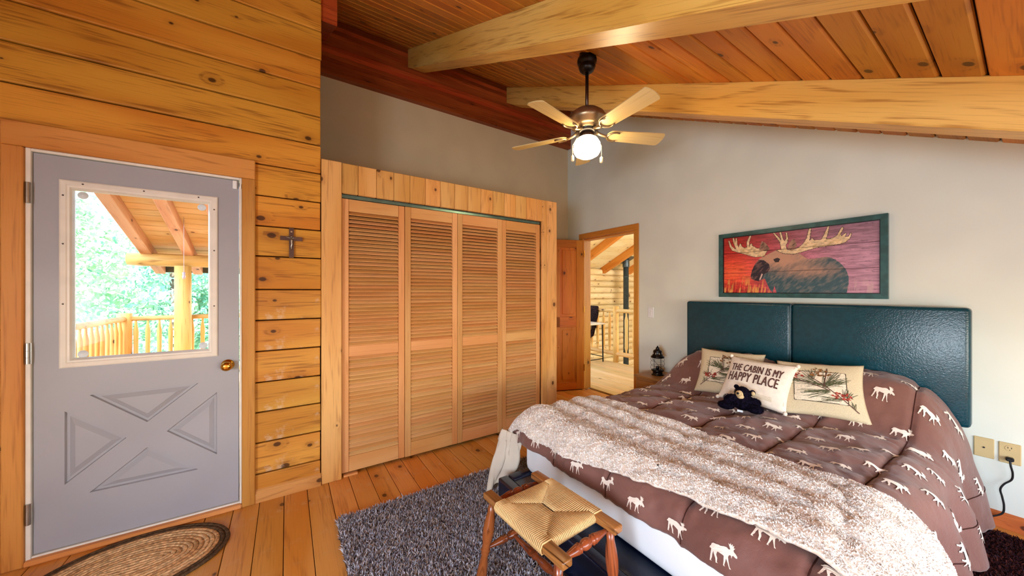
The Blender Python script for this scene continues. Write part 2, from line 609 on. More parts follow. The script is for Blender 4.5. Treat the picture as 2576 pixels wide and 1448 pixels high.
def vnoise(x, y, seed=0):
    x = np.asarray(x, float) + seed * 13.17
    y = np.asarray(y, float) + seed * 7.31
    xi, yi = np.floor(x).astype(int), np.floor(y).astype(int)
    fx, fy = x - xi, y - yi
    fx, fy = fx * fx * (3 - 2 * fx), fy * fy * (3 - 2 * fy)
    g = lambda i, j: _LAT[i % 256, j % 256]
    return (g(xi, yi) * (1 - fx) + g(xi + 1, yi) * fx) * (1 - fy) + (g(xi, yi + 1) * (1 - fx) + g(xi + 1, yi + 1) * fx) * fy


def fbm(x, y, seed=0, octv=4):
    s, a, t = 0, .5, 0
    for i in range(octv):
        s = s + a * vnoise(x * 2 ** i, y * 2 ** i, seed + i * 5)
        t += a
        a *= .5
    return s / t - .5


def sstep(x, a, b):
    t = np.clip((x - a) / (b - a), 0, 1)
    return t * t * (3 - 2 * t)


# ------------------------------------------------------------------ room shell
XL, XR = -1.90, 3.45            # west wall, headboard wall
YB, YLOG, YCL, YC = -1.45, 2.75, 2.74, 3.75   # south knee wall, log wall face, closet front, back drywall
YRIDGE = 3.70
SLOPE = .484


def ceil_z(y):
    return 3.965 + SLOPE * (y - YRIDGE)


# floor: slab with separate planks running towards the closet
fl = tag(MB().box((XL, YB, -.12), (XR + .12, YC, -.024)).obj('floor', 'dark_gap'), 'honey pine plank floor of the bedroom', kind='structure')
PW = .131
plank_me = MB().box((-PW / 2 + .0016, -(YC - YB) / 2, -.012), (PW / 2 - .0016, (YC - YB) / 2, .012), .0025).mesh('plank')
x = -.0155 - PW * 14.5
while x < XR + .1:
    link('plank', plank_me, 'floor', fl, (x, (YB + YC) / 2, -.012))
    x += PW

# ceiling: roof deck with tongue-and-groove boards between the rafters
ce = empty('ceiling')
tag(ce, 'sloping pine board ceiling running up to the ridge beam', kind='structure')
MB().prism([(YB - .2, ceil_z(YB - .2) + .02), (YRIDGE + .06, ceil_z(YRIDGE + .06) + .02), (YRIDGE + .06, ceil_z(YRIDGE + .06) + .14), (YB - .2, ceil_z(YB - .2) + .14)], 'x', XL - .1, XR + .2).obj('roof_deck', 'dark_gap', ce)
th = math.atan(SLOPE)
BW = .118 / math.cos(th)
cb_me = MB().box((-(XR + .2 - XL) / 2, -BW / 2 + .0045, -.010), ((XR + .2 - XL) / 2, BW / 2 - .0045, .012), .007).mesh('ceiling_board')
y = .0957 - .059 - .118 * 13
while y < YRIDGE - .03:
    link('ceiling_board', cb_me, 'ceiling', ce, ((XR + .2 + XL) / 2, y, ceil_z(y) + .010), (th, 0, 0))
    y += .118


def rafter(name, x0, x1, y0, y1, depth, mat, label, zf=ceil_z, chamfer=0.0):
    """sloping beam under the ceiling boards; origin at its middle"""
    ym = (y0 + y1) / 2
    zm = zf(ym)
    xm = (x0 + x1) / 2
    m = MB()
    pts = [(y0 - ym, zf(y0) - zm + .004), (y1 - ym, zf(y1) - zm + .004), (y1 - ym, zf(y1) - zm - depth + chamfer)]
    if chamfer:
        pts.append((y1 - ym - .14, zf(y1 - .14) - zm - depth + .004))
    pts.append((y0 - ym, zf(y0) - zm - depth))
    m.prism(pts, 'x', x0 - xm, x1 - xm)
    es = [e for e in m.bm.edges if e.calc_length() > .6]
    bmesh.ops.bevel(m.bm, geom=es, offset=.006, segments=1, affect='EDGES')
    an = math.atan2(zf(y1) - zf(y0), y1 - y0)
    bmesh.ops.rotate(m.bm, cent=(0, 0, 0), matrix=Matrix.Rotation(-an, 3, 'X'), verts=m.bm.verts)
    o = m.obj(name, mat, None, False, (xm, ym, zm), (an, 0, 0))
    return tag(o, label, 'beam')


rafter('ceiling_beam', 1.085, 1.225, YB, YRIDGE - .02, .215, 'beam', 'pale fir ceiling beam crossing above the fan canopy toward the closet', chamfer=.02)
rafter('ceiling_beam', 2.34, 2.48, YB, YRIDGE - .02, .215, 'beam', 'pale fir ceiling beam running along the headboard wall behind the fan', chamfer=.02)
rafter('ceiling_beam', .203, .305, 2.775, YRIDGE - .02, .235, 'ridge', 'short dark red beam end tucked against the top of the log wall')

# glulam ridge beam made of stacked laminations
rb = empty('ridge_beam', (1.7, 3.715, 3.43))
tag(rb, 'dark red laminated ridge beam above the closet wall', 'beam')
nl = 14
for i in range(nl):
    z0 = i * .56 / nl
    mb = MB().box((-1.86, -.030 - .0012 * (i % 2), -.56 / nl / 2 + .0004), (1.75, .034, .56 / nl / 2 - .0004))
    mb.obj('lamination', 'ridge', rb, False, (0, 0, z0 + .56 / nl / 2))

# back drywall above and behind the closet
wb = tag(MB().box((.0, YC, 0), (XR + .12, YC + .1, 4.05)).obj('wall_back', 'drywall_warm_shade'), 'drywall above the closet, warm shade in its colour', kind='structure')
tag(MB().box((-.02, 2.93, -.02), (.08, YC + .1, 4.05)).obj('wall_closet_side', 'outer_shell'), 'outer side wall of the closet bay', kind='structure')

# headboard wall with the doorway
DY0, DY1, DZ = 2.59, 3.43, 2.085


def wall_right_profile(y0, y1, z0):
    return [(y0, z0), (y1, z0), (y1, ceil_z(y1) + .03), (y0, ceil_z(y0) + .03)]


m = MB()
m.prism(wall_right_profile(YB, DY0, -.02), 'x', XR, XR + .12)
m.prism(wall_right_profile(DY0, DY1, DZ), 'x', XR, XR + .12)
m.prism(wall_right_profile(DY1, YC + .1, -.02), 'x', XR, XR + .12)
tag(m.obj('wall_right', 'drywall'), 'pale drywall behind the bed headboard', kind='structure')

# unseen walls with their window openings (behind the camera)
m = MB()
wy0, wy1, wz0, wz1 = -1.12, .22, .72, 1.55
m.prism([(YB - .1, -.02), (wy0, -.02), (wy0, ceil_z(wy0) + .1), (YB - .1, ceil_z(YB - .1) + .1)], 'x', XL - .12, XL)
m.prism([(wy0, -.02), (wy1, -.02), (wy1, wz0), (wy0, wz0)], 'x', XL - .12, XL)
m.prism([(wy0, min(wz1, ceil_z(wy0))), (wy1, wz1), (wy1, ceil_z(wy1) + .1), (wy0, ceil_z(wy0) + .1)], 'x', XL - .12, XL)
m.prism([(wy1, -.02), (YLOG + .18, -.02), (YLOG + .18, ceil_z(YLOG + .18) + .1), (wy1, ceil_z(wy1) + .1)], 'x', XL - .12, XL)
tag(m.obj('wall_west', 'drywall'), 'drywall with a wide window out of view', kind='structure')
m = MB()
m.box((XL - .1, YB - .12, -.02), (.35, YB, 1.6))
m.box((2.75, YB - .12, -.02), (XR + .1, YB, 1.6))
m.box((.35, YB - .12, -.02), (2.75, YB, .52))
m.box((.35, YB - .12, 1.38), (2.75, YB, 1.6))
tag(m.obj('wall_south', 'drywall'), 'low knee wall with a window out of view', kind='structure')

# log wall: backing with the door opening, and one board per course
LX0, LX1 = -1.072, -.244        # door opening
LZ = 2.062
wl = empty('wall_left')
tag(wl, 'knotty pine log wall around the grey exterior door', kind='structure')
m = MB()
m.box((XL, 2.775, -.02), (LX0 - .02, 2.93, LZ))
m.box((LX1 + .02, 2.775, -.02), (.19, 2.93, LZ))
m.box((XL, 2.775, LZ), (.19, 2.93, 3.62))
m.obj('log_core', 'dark_gap', wl)
seams = [.0, .175, .376, .574, .768, .969, 1.170, 1.371, 1.589, 1.785, 1.982, 2.185, 2.382, 2.583, 2.785, 2.985, 3.185, 3.385, 3.56]
rr = random.Random(4)
for z0, z1 in zip(seams, seams[1:]):
    jut = rr.uniform(-.004, .004)
    g = .0035
    if z1 < 2.19:
        box_obj('board', (XL, YLOG + jut * .5, z0 + g), (LX0 - .055, 2.775, z1 - g), 'log_wall', wl, .006, 2)
        box_obj('board', (LX1 + .04, YLOG + jut * .5, z0 + g), (.198 + jut, 2.776, z1 - g), 'log_wall_worn' if z1 < 1.5 else 'log_wall', wl, .006, 2)
    else:
        box_obj('board', (XL, YLOG, z0 + g), (.200 + jut, 2.776, z1 - g), 'log_wall', wl, .007, 2)

# baseboards
b = MB().prism([(2.75, 0), (2.731, 0), (2.731, .058), (2.738, .066), (2.738, .074), (2.75, .082)], 'x', -.17, .199).obj('baseboard_left', 'baseboard')
tag(b, 'pale pine baseboard under the log wall beside the closet', kind='structure')
b = MB().prism([(XR, 0), (XR - .018, 0), (XR - .018, .07), (XR - .008, .085), (XR, .088)], 'y', YB, 2.52).obj('baseboard_right', 'baseboard_y')
tag(b, 'reddish pine baseboard along the headboard wall', kind='structure')


# ------------------------------------------------------------------ exterior door with its casing
tr = empty('trim_1', (0, 0, 0))
tag(tr, 'flat pine casing around the grey exterior door', kind='structure')
box_obj('casing_side', (-1.152, 2.722, 0), (-1.084, 2.752, 2.072), 'casing_v', tr, .004)
box_obj('casing_side', (-.237, 2.722, 0), (-.170, 2.752, 2.072), 'casing_v', tr, .004)
box_obj('casing_head', (-1.152, 2.720, 2.0725), (-.170, 2.752, 2.192), 'casing_h', tr, .004)
box_obj('jamb_strip', (-1.084, 2.738, .0), (-1.066, 2.82, 2.072), 'vinyl', tr, .002)
box_obj('jamb_strip', (-.249, 2.738, .0), (-.237, 2.82, 2.072), 'vinyl', tr, .002)
box_obj('jamb_strip', (-1.066, 2.738, 2.058), (-.249, 2.82, 2.072), 'vinyl', tr, .002)
box_obj('threshold', (-1.084, 2.715, .0), (-.237, 2.90, .026), 'baseboard', tr, .006)
box_obj('weather_strip', (-1.066, 2.742, .026), (-.249, 2.80, .036), 'vinyl', tr, .002)

d1 = empty('door_1', (-.66, 2.76, .04))
tag(d1, 'grey exterior door with a large window and crossbuck panels', kind='structure')
dx0, dx1, dz0, dz1 = -1.062, -.256, .04, 2.054
yf, ybk = 2.752, 2.797
wx0, wx1, wv0, wv1 = -.962, -.372, .978, 1.922
ox, oy, oz = -.66, 2.76, .04


def D(p):
    return (p[0] - ox, p[1] - oy, p[2] - oz)


tris = {'t': [(-.877, .808), (-.445, .808), (-.661, .620)], 'l': [(-.962, .738), (-.742, .550), (-.962, .358)],
        'r': [(-.360, .740), (-.360, .358), (-.582, .550)], 'b': [(-.661, .477), (-.445, .290), (-.877, .290)]}
# slab front with triangular recesses: triangulated face around the four triangles and the window
bm = bmesh.new()


def ring2d(pts):
    vs = [bm.verts.new(D((p[0], yf, p[1]))) for p in pts]
    es = [bm.edges.new((vs[i], vs[(i + 1) % len(vs)])) for i in range(len(vs))]
    return vs, es


edges = []
outer_v, e = ring2d([(dx0, dz0), (dx1, dz0), (dx1, dz1), (dx0, dz1)])
edges += e
win_v, e = ring2d([(wx0, wv0), (wx1, wv0), (wx1, wv1), (wx0, wv1)])
edges += e
tri_v = {}
for kk, pts in tris.items():
    tri_v[kk], e = ring2d(pts)
    edges += e
bmesh.ops.triangle_fill(bm, use_beauty=True, use_dissolve=False, edges=edges)
# remove faces that fill the window or the triangles


def inside(poly, p):
    c = False
    n = len(poly)
    for i in range(n):
        x1, y1 = poly[i]
        x2, y2 = poly[(i + 1) % n]
        if (y1 > p[1]) != (y2 > p[1]) and p[0] < (x2 - x1) * (p[1] - y1) / (y2 - y1) + x1:
            c = not c
    return c


holes = [[(wx0, wv0), (wx1, wv0), (wx1, wv1), (wx0, wv1)]] + list(tris.values())
kill = [f for f in bm.faces if any(inside(h, (f.calc_center_median().x + ox, f.calc_center_median().z + oz)) for h in holes)]
bmesh.ops.delete(bm, geom=kill, context='FACES_ONLY')
# slab sides, back and window reveal
for ringv, hole in ((outer_v, False), (win_v, True)):
    back = [bm.verts.new((v.co.x, ybk - oy, v.co.z)) for v in ringv]
    n = len(ringv)
    for i in range(n):
        bm.faces.new((ringv[i], ringv[(i + 1) % n], back[(i + 1) % n], back[i]))
    if hole:
        wback = back
    else:
        oback = back
for i in range(4):
    bm.faces.new((oback[i], oback[(i + 1) % 4], wback[(i + 1) % 4], wback[i]))
bmesh.ops.recalc_face_normals(bm, faces=bm.faces)
me = bpy.data.meshes.new('slab')
bm.to_mesh(me)
bm.free()
link('slab', me, 'door_paint', d1)


def shrink(pts, d):
    """inset a triangle by distance d"""
    P = [Vector(p) for p in pts]
    a = [(P[(i + 1) % 3] - P[(i + 2) % 3]).length for i in range(3)]
    per = sum(a)
    inc = sum((P[i] * a[i] for i in range(3)), Vector((0, 0))) / per
    area = abs((P[1] - P[0]).cross(P[2] - P[0])) / 2
    r = 2 * area / per
    return [inc + (p - inc) * (1 - d / r) for p in P]


for kk, pts in tris.items():
    bm = bmesh.new()
    rings = []
    for d, dep in ((0, 0), (.003, .014), (.014, .014), (.036, .001), (.040, .001)):
        rings.append([bm.verts.new(D((p[0], yf + dep, p[1]))) for p in shrink(pts, d)])
    for a, b2 in zip(rings, rings[1:]):
        for i in range(3):
            bm.faces.new((a[i], a[(i + 1) % 3], b2[(i + 1) % 3], b2[i]))
    bm.faces.new(rings[-1])
    bmesh.ops.recalc_face_normals(bm, faces=bm.faces)
    for f in bm.faces:
        if f.normal.y > 0 and abs(f.normal.y) > .9:
            f.normal_flip()
    me = bpy.data.meshes.new('crossbuck_panel')
    bm.to_mesh(me)
    bm.free()
    link('crossbuck_panel', me, 'door_paint', d1)


def frame_loop(name, x0, x1, z0, z1, prof, mat, parent, off):
    """rectangular moulding: PROF is [(inset, y)] swept round the rectangle"""
    bm = bmesh.new()
    loops = []
    for ins, yy in prof:
        loops.append([bm.verts.new((px - off[0], yy - off[1], pz - off[2])) for px, pz in ((x0 + ins, z0 + ins), (x1 - ins, z0 + ins), (x1 - ins, z1 - ins), (x0 + ins, z1 - ins))])
    for a, b2 in zip(loops, loops[1:]):
        for i in range(4):
            bm.faces.new((a[i], a[(i + 1) % 4], b2[(i + 1) % 4], b2[i]))
    bmesh.ops.recalc_face_normals(bm, faces=bm.faces)
    me = bpy.data.meshes.new(name)
    bm.to_mesh(me)
    bm.free()
    return link(name, me, mat, parent)


wf = frame_loop('window_frame', -.978, -.356, .963, 1.936, [(0, 2.754), (0, 2.744), (.006, 2.740), (.024, 2.738), (.028, 2.742), (.036, 2.742), (.042, 2.752), (.046, 2.766), (.046, 2.776)], 'vinyl', d1, (ox, oy, oz))
for sx, sz in ((-.896, 1.921), (-.671, 1.921), (-.442, 1.921), (-.963, 1.854), (-.963, 1.604), (-.963, 1.294), (-.371, 1.857), (-.371, 1.607), (-.371, 1.27)):
    MB().lathe([(.0001, 0), (.0045, 0), (.004, .002), (.0001, .0025)], D((sx, 2.7395, sz)), (0, -1, 0), 8).obj('screw', 'screw', wf)
box_obj('pane', D((-.935, 2.770, 1.006)), D((-.399, 2.774, 1.893)), 'glass', d1)
kn = empty('door_knob')
kn.parent = d1
kn.location = D((-.308, 2.752, .902))
MB().lathe([(.0001, 0), (.034, 0), (.033, .005), (.018, .010), (.012, .014), (.012, .030), (.020, .038), (.027, .048), (.029, .058), (.026, .068), (.016, .076), (.008, .077), (.0001, .0775)], (0, 0, 0), (0, -1, 0), 24).obj('knob_body', 'brass', kn, True)
for hz in (1.848, 1.05, .252):
    h = MB()
    h.lathe([(.0001, 0), (.0075, .001), (.0075, .031), (.0065, .032), (.0075, .033), (.0075, .065), (.0065, .066), (.0075, .067), (.0075, .104), (.0001, .105)], (-1.073 - ox, 2.733 - oy, hz - .052 - oz), (0, 0, 1), 10)
    h.box(D((-1.083, 2.736, hz - .052)), D((-1.063, 2.739, hz + .052)))
    h.obj('hinge', 'steel', d1)
box_obj('alarm_sensor', D((-.284, 2.738, 2.000)), D((-.262, 2.752, 2.052)), 'white_plastic', d1, .003)
box_obj('alarm_magnet', D((-.2475, 2.728, 2.004)), D((-.240, 2.742, 2.032)), 'white_plastic', d1, .002)
for cx, cz in ((-.905, 1.868), (-.432, 1.868), (-.905, 1.026), (-.425, 1.03)):
    c = MB().lathe([(.0001, 0), (.020, 0), (.019, .002), (.008, .006), (.005, .010), (.0001, .011)], (cx, 2.7695, cz), (0, -1, 0), 16).obj('suction_cup', 'suction', None, True)
    where = ('upper' if cz > 1.5 else 'lower') + (' hinge-side' if cx < -.6 else ' knob-side')
    tag(c, 'clear suction cup stuck in the %s corner of the door glass' % where, 'suction cup', 'suction cups on the door glass')

hk = empty('wall_hook', (-1.157, 2.742, .60))
tag(hk, 'small dark metal hook on the log wall left of the door casing', 'hook')
MB().lathe([(.0001, 0), (.010, 0), (.009, .003), (.0001, .004)], (0, 0, 0), (0, -1, 0), 10).obj('plate', 'black_metal', hk)
MB().tube([(0, -.002, 0), (.004, -.018, -.006), (.006, -.026, .0), (.006, -.024, .010)], .003, 6).obj('hook_arm', 'black_metal', hk, True)

# crucifix between casing and closet
cr = empty('crucifix', (.025, 2.747, 1.585))
tag(cr, 'small dark wooden crucifix with a metal figure on the log wall', 'crucifix')
MB().prism([(-.0135, 0), (.0135, 0), (.0135, .115), (.063, .115), (.063, .142), (.0135, .142), (.0135, .200), (-.0135, .200), (-.0135, .142), (-.063, .142), (-.063, .115), (-.0135, .115)], 'y', -.014, .0).obj('cross', 'cross_wood', cr)
fg = MB()
fg.sphere((0, -.021, .140), .0052, .0052, .0066, 8)
fg.tube([(0, -.019, .134), (0, -.022, .118), (.001, -.021, .104), (.002, -.023, .090), (-.001, -.021, .074), (0, -.019, .060), (0, -.018, .054)], [.003, .0078, .006, .0062, .0048, .0036, .002], 8)
fg.tube([(.002, -.020, .130), (.018, -.018, .133), (.036, -.016, .139)], [.0035, .0026, .002], 6)
fg.tube([(-.002, -.020, .130), (-.018, -.018, .133), (-.036, -.016, .139)], [.0035, .0026, .002], 6)
fg.obj('figure', 'steel', cr, True)
box_obj('plaque', (-.006, -.0165, .168), (.006, -.0135, .180), 'steel', cr, .001)


# ------------------------------------------------------------------ closet
cs = empty('closet_surround', (1.28, YCL, 0))
tag(cs, 'knotty pine closet front with upright header boards', 'closet')
cox = 1.28


def csbox(name, x0, x1, z0, z1, y0=YCL, y1=YCL + .034, mat='closet_v', bev=.004):
    return box_obj(name, (x0 - cox, y0 - YCL, z0), (x1 - cox, y1 - YCL, z1), mat, cs, bev)


csbox('side_board', .2015, .331, 0, 2.292)
hs_ = [.315, .441, .571, .700, .826, .954, 1.082, 1.213, 1.340, 1.469, 1.596, 1.722, 1.853, 1.980, 2.106]
hs_[0] = .3325
for a, b2 in zip(hs_, hs_[1:]):
    csbox('header_board', a + .001, b2 - .001, 2.072, 2.290, YCL + .003)
csbox('header_board', 2.107, 2.176, 2.072, 2.290, YCL + .003)
csbox('side_board', 2.177, 2.239, 0, 2.290)
csbox('side_board', 2.241, 2.368, 0, 2.292)
box_obj('corner_board', (2.345 - cox, .036, 0), (2.368 - cox, YC - YCL - .005, 2.288), 'closet_v', cs, .002)
box_obj('top_panel', (.2 - cox, .035, 2.262), (2.345 - cox, YC - YCL - .005, 2.282), 'closet_v', cs)
box_obj('track', (.335 - cox, .040, 2.046), (2.172 - cox, .075, 2.071), 'track', cs)
box_obj('floor_bracket', (.345 - cox, .020, 0), (.44 - cox, .075, .012), 'baseboard', cs)
box_obj('side_lining', (.300 - cox, .036, 0), (.331 - cox, .70, 2.26), 'louver_v', cs)

louv_len = .362
slat_low_me = MB().box((-louv_len / 2, -.0172, -.0036), (louv_len / 2, .0172, .0036), .002).mesh('louver_slat')
slat_me = MB().box((-louv_len / 2, -.0195, -.0036), (louv_len / 2, .0195, .0036), .002).mesh('louver_slat')
NU, NLW = 35, 25


def louver_door(x0, x1, yy, label):
    w = x1 - x0
    t = empty('louvered_closet_door', ((x0 + x1) / 2, yy, .022))
    tag(t, label, 'closet door', 'louvered closet doors', 'thing')
    st = .047
    h = 2.02
    th_ = .030
    for s in (-1, 1):
        xc = s * (w / 2 - st / 2 - .0012)
        box_obj('stile', (xc - st / 2, 0, 0), (xc + st / 2, th_, h), 'louver_v', t, .003)
    iw = w / 2 - st - .002
    box_obj('rail', (-iw, .003, .0), (iw, th_ - .003, .112), 'louver', t, .002)
    box_obj('rail', (-iw, .003, .852), (iw, th_ - .003, .930), 'louver', t, .002)
    box_obj('rail', (-iw, .003, 1.930), (iw, th_ - .003, h), 'louver', t, .002)
    sx = 2 * iw / louv_len
    for z0, z1, n in ((.112, .852, NLW), (.930, 1.930, NU)):
        p = (z1 - z0) / n
        for i in range(n):
            o = link('louver_slat', slat_low_me if z0 < .5 else slat_me, 'louver', t, (0, .0155, z0 + p * (i + .5)), (R(40), 0, 0))
            o.scale = (sx, 1, 1)
    return t


lb = [.334, .793, 1.252, 1.713, 2.174]
labs = ['louvered bifold closet door nearest the log wall and crucifix', 'second louvered closet door from the log wall',
        'third louvered closet door from the log wall', 'louvered closet door at the far end by the paneled door']
for i in range(4):
    louver_door(lb[i], lb[i + 1], 2.778 - (.006 if i in (1, 2) else 0), labs[i])

# dark interior back of closet so no light leaks
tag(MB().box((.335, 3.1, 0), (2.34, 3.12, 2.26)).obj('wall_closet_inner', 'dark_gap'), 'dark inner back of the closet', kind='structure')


# ------------------------------------------------------------------ doorway, paneled door
tr2 = empty('trim_2', (XR, 3.0, 0))
tag(tr2, 'fir casing around the doorway to the loft', kind='structure')


def t2(name, y0, y1, z0, z1, x0, x1, mat):
    return box_obj(name, (x0 - XR, y0 - 3.0, z0), (x1 - XR, y1 - 3.0, z1), mat, tr2, .004)


t2('casing_side', DY0 - .062, DY0 + .004, 0, DZ + .0, XR - .018, XR, 'jamb')
t2('casing_side', DY1 - .004, DY1 + .075, 0, DZ + .0, XR - .018, XR, 'jamb')
t2('casing_head', DY0 - .062, DY1 + .075, DZ, DZ + .072, XR - .018, XR, 'jamb_h')
t2('jamb_side', DY0 - .012, DY0 + .008, 0, DZ, XR, XR + .13, 'jamb')
t2('jamb_side', DY1 - .008, DY1 + .012, 0, DZ, XR, XR + .13, 'jamb')
t2('jamb_head', DY0 + .008, DY1 - .008, DZ - .018, DZ, XR, XR + .13, 'jamb_h')
t2('casing_side', DY0 - .062, DY0 + .004, 0, DZ, XR + .12, XR + .138, 'jamb')
t2('casing_side', DY1 - .004, DY1 + .075, 0, DZ, XR + .12, XR + .138, 'jamb')

d2 = empty('door_2', (XR - .012, DY1 - .014, .012))
tag(d2, 'orange pine four-panel interior door standing open behind the closet', kind='structure')
d2.rotation_euler = (0, 0, R(180 - 20))   # swings from the hinge into the alcove beside the closet
dw, dh, dt = .80, 2.05, .035


def d2b(name, x0, x1, z0, z1, y0=-dt / 2, y1=dt / 2, mat='door_pine', bev=.003):
    return box_obj(name, (x0, y0, z0), (x1, y1, z1), mat, d2, bev)


d2b('stile', 0, .115, 0, dh)
d2b('stile', dw - .115, dw, 0, dh)
d2b('mullion', dw / 2 - .045, dw / 2 + .045, .10, dh - .10)
d2b('rail', .115, dw - .115, 0, .10, mat='door_pine_h')
d2b('rail', .115, dw - .115, .855, .998, mat='door_pine_h')
d2b('rail', .115, dw - .115, dh - .105, dh, mat='door_pine_h')
for x0, x1 in ((.115, dw / 2 - .045), (dw / 2 + .045, dw - .115)):
    for z0, z1 in ((.10, .855), (.998, dh - .105)):
        m = MB()
        for s in (-1, 1):
            cx_, cz_ = (x0 + x1) / 2, (z0 + z1) / 2
        m.box((x0, -.006, z0), (x1, .006, z1))
        m.box((x0 + .035, -.013, z0 + .035), (x1 - .035, .013, z1 - .035), .006)
        me = m.mesh('door_panel')
        link('door_panel', me, 'door_pine', d2)
for hz in (.25, 1.05, 1.82):
    MB().lathe([(.0001, 0), (.007, .001), (.007, .089), (.0001, .09)], (.0, .022, hz), (0, 0, 1), 8).obj('hinge', 'brass', d2)


# ------------------------------------------------------------------ bed
BX0, BX1, BY0, BY1 = 1.27, 3.29, .27, 1.80
BYC = (BY0 + BY1) / 2

hb = empty('headboard', (3.35, BYC, .0))
tag(hb, 'black leather upholstered headboard in two panels behind the pillows', 'headboard')


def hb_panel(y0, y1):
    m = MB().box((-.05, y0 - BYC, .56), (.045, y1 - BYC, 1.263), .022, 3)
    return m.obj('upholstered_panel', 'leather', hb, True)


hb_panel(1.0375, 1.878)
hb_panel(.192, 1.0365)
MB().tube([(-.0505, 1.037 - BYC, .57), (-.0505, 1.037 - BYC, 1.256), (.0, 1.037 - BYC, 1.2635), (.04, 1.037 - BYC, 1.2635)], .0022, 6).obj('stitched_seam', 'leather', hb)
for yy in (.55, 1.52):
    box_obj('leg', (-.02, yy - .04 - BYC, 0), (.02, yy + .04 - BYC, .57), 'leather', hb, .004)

fr = empty('bed_base', ((1.09 + 3.27) / 2, BYC, 0))
tag(fr, 'low navy leather platform bed base under the mattress', 'bed')
fx0, fx1, fy0, fy1 = 1.095, 3.27, .25, 1.82
fo = ((fx0 + fx1) / 2, BYC)


def frb(name, x0, x1, y0, y1, z0, z1, bev=.012):
    m = MB().box((x0 - fo[0], y0 - fo[1], z0), (x1 - fo[0], y1 - fo[1], z1), bev, 2)
    o = m.obj(name, 'navy_leather', fr, True)
    return o


frb('foot_rail', fx0, fx0 + .07, fy0, fy1, .03, .205)
frb('side_rail', fx0 + .07, fx1, fy0, fy0 + .07, .03, .205)
frb('side_rail', fx0 + .07, fx1, fy1 - .07, fy1, .03, .205)
frb('platform', fx0 + .07, fx1, fy0 + .07, fy1 - .07, .12, .196, .004)
for ax, ay in ((fx0 + .1, fy0 + .1), (fx0 + .1, fy1 - .1), (fx1 - .1, fy0 + .1), (fx1 - .1, fy1 - .1)):
    box_obj('foot', (ax - fo[0] - .03, ay - fo[1] - .03, .008), (ax - fo[0] + .03, ay - fo[1] + .03, .03), 'rubber', fr)

mt = MB().box((BX0 - 2.28, BY0 - BYC, .0), (BX1 - 2.28 - .0, BY1 - BYC, .285), .06, 4).obj('mattress', 'sheet', None, True, (2.28, BYC, .205))
tag(mt, 'white sheeted mattress showing at the foot of the bed', 'mattress')

# comforter: cloth laid over mattress and sleeping pillows, hanging at the sides and foot
S_F, RF = 3.28 - 1.37, .12
VR, VL, RS = .655, .745, .17
TOPZ = .535
S_MAX = S_F + RF * PI / 2 + .030


def arc(d, r, flare):
    """distance past the flat edge -> (outward, down)"""
    d = np.maximum(d, 0)
    a = np.minimum(d / r, PI / 2)
    ex = np.maximum(d - r * PI / 2, 0)
    return r * np.sin(a) + flare * ex, r * (1 - np.cos(a)) + ex * np.sqrt(1 - flare * flare)


SEAM_V = (-.82, -.45, -.085, .285, .655, 1.02)


def cloth(s, v, quilt=True):
    of, df = arc(s - S_F, RF, .05)
    orr, dr = arc(v - VR, RS, .20)
    ol, dl = arc(-VL - v, RS, .12)
    x_ = 3.28 - np.minimum(s, S_F) - of
    y_ = BYC - np.clip(v, -VL, VR) - orr + ol
    z_ = TOPZ - df - dr - dl
    # sleeping pillows under the head end
    g = sstep(3.28 - s, 2.76, 3.12)
    h = np.exp(-((v - .40) / .43) ** 4) + np.exp(-((v + .42) / .43) ** 4)
    z_ = z_ + .285 * g * np.minimum(h, 1.0)
    # gathered folds
    w = .020 * fbm(s * 3.2 + .6 * v, v * 3.0, 1, 3) + .012 * fbm(s * 9 + v * 5, v * 11, 2, 3)
    fold = np.exp(-((s - .85) / .5) ** 2) * .012 * np.sin(22 * s + 14 * v + 5 * fbm(s * 2, v * 2, 3, 2))
    ridge = .5 - np.abs(fbm(s * 13 + v * 4, v * 10 - s * 3, 14, 3)) * 3
    z_ = z_ + w + fold * .8 + .010 * np.clip(ridge, -.6, .6)
    hang = np.clip((dr + dl + df) / .3, 0, 1)
    y_ = y_ - np.sign(v) * np.clip((dr + dl) / .25, 0, 1) * (.028 * np.sin(s * 15 + 3 * fbm(s * 3, v, 5)) + .02)
    x_ = x_ - np.clip(df / .1, 0, 1) * (.012 * np.sin(v * 17 + 4 * fbm(v * 3, s, 6)) + .020 * fbm(v * 16 + s * 6, s * 7, 16, 3))
    # quilting channels
    q = 0
    for c in SEAM_V:
        q = q + np.exp(-((v - c - .012 * np.sin(s * 4)) / .016) ** 2)
    q = q + np.exp(-((s - .56) / .014) ** 2) * .6
    if quilt:
        z_ = z_ - .017 * np.minimum(q, 1) * (1 - hang * .7)
    puff = np.abs(np.sin((v + .085) / .37 * PI)) if quilt else 1.0
    z_ = z_ + .011 * puff * (1 - hang)
    return np.stack([x_, y_, z_], -1)


def vmin(s):
    return -1.15 + .17 * sstep(s, 1.70, 1.90)


V_MAX = 1.20
ns, nv_ = 190, 230
sg = np.linspace(0, S_MAX, ns)[:, None]
qg = np.linspace(0, 1, nv_)[None, :]
vg = vmin(sg) + (V_MAX - vmin(sg)) * qg
CP = cloth(sg + 0 * vg, vg)
du = np.gradient(CP, axis=0)
dv = np.gradient(CP, axis=1)
CN = np.cross(dv, du)
CN /= np.linalg.norm(CN, axis=-1, keepdims=True) + 1e-9
if CN[20, nv_ // 2, 2] < 0:
    CN = -CN


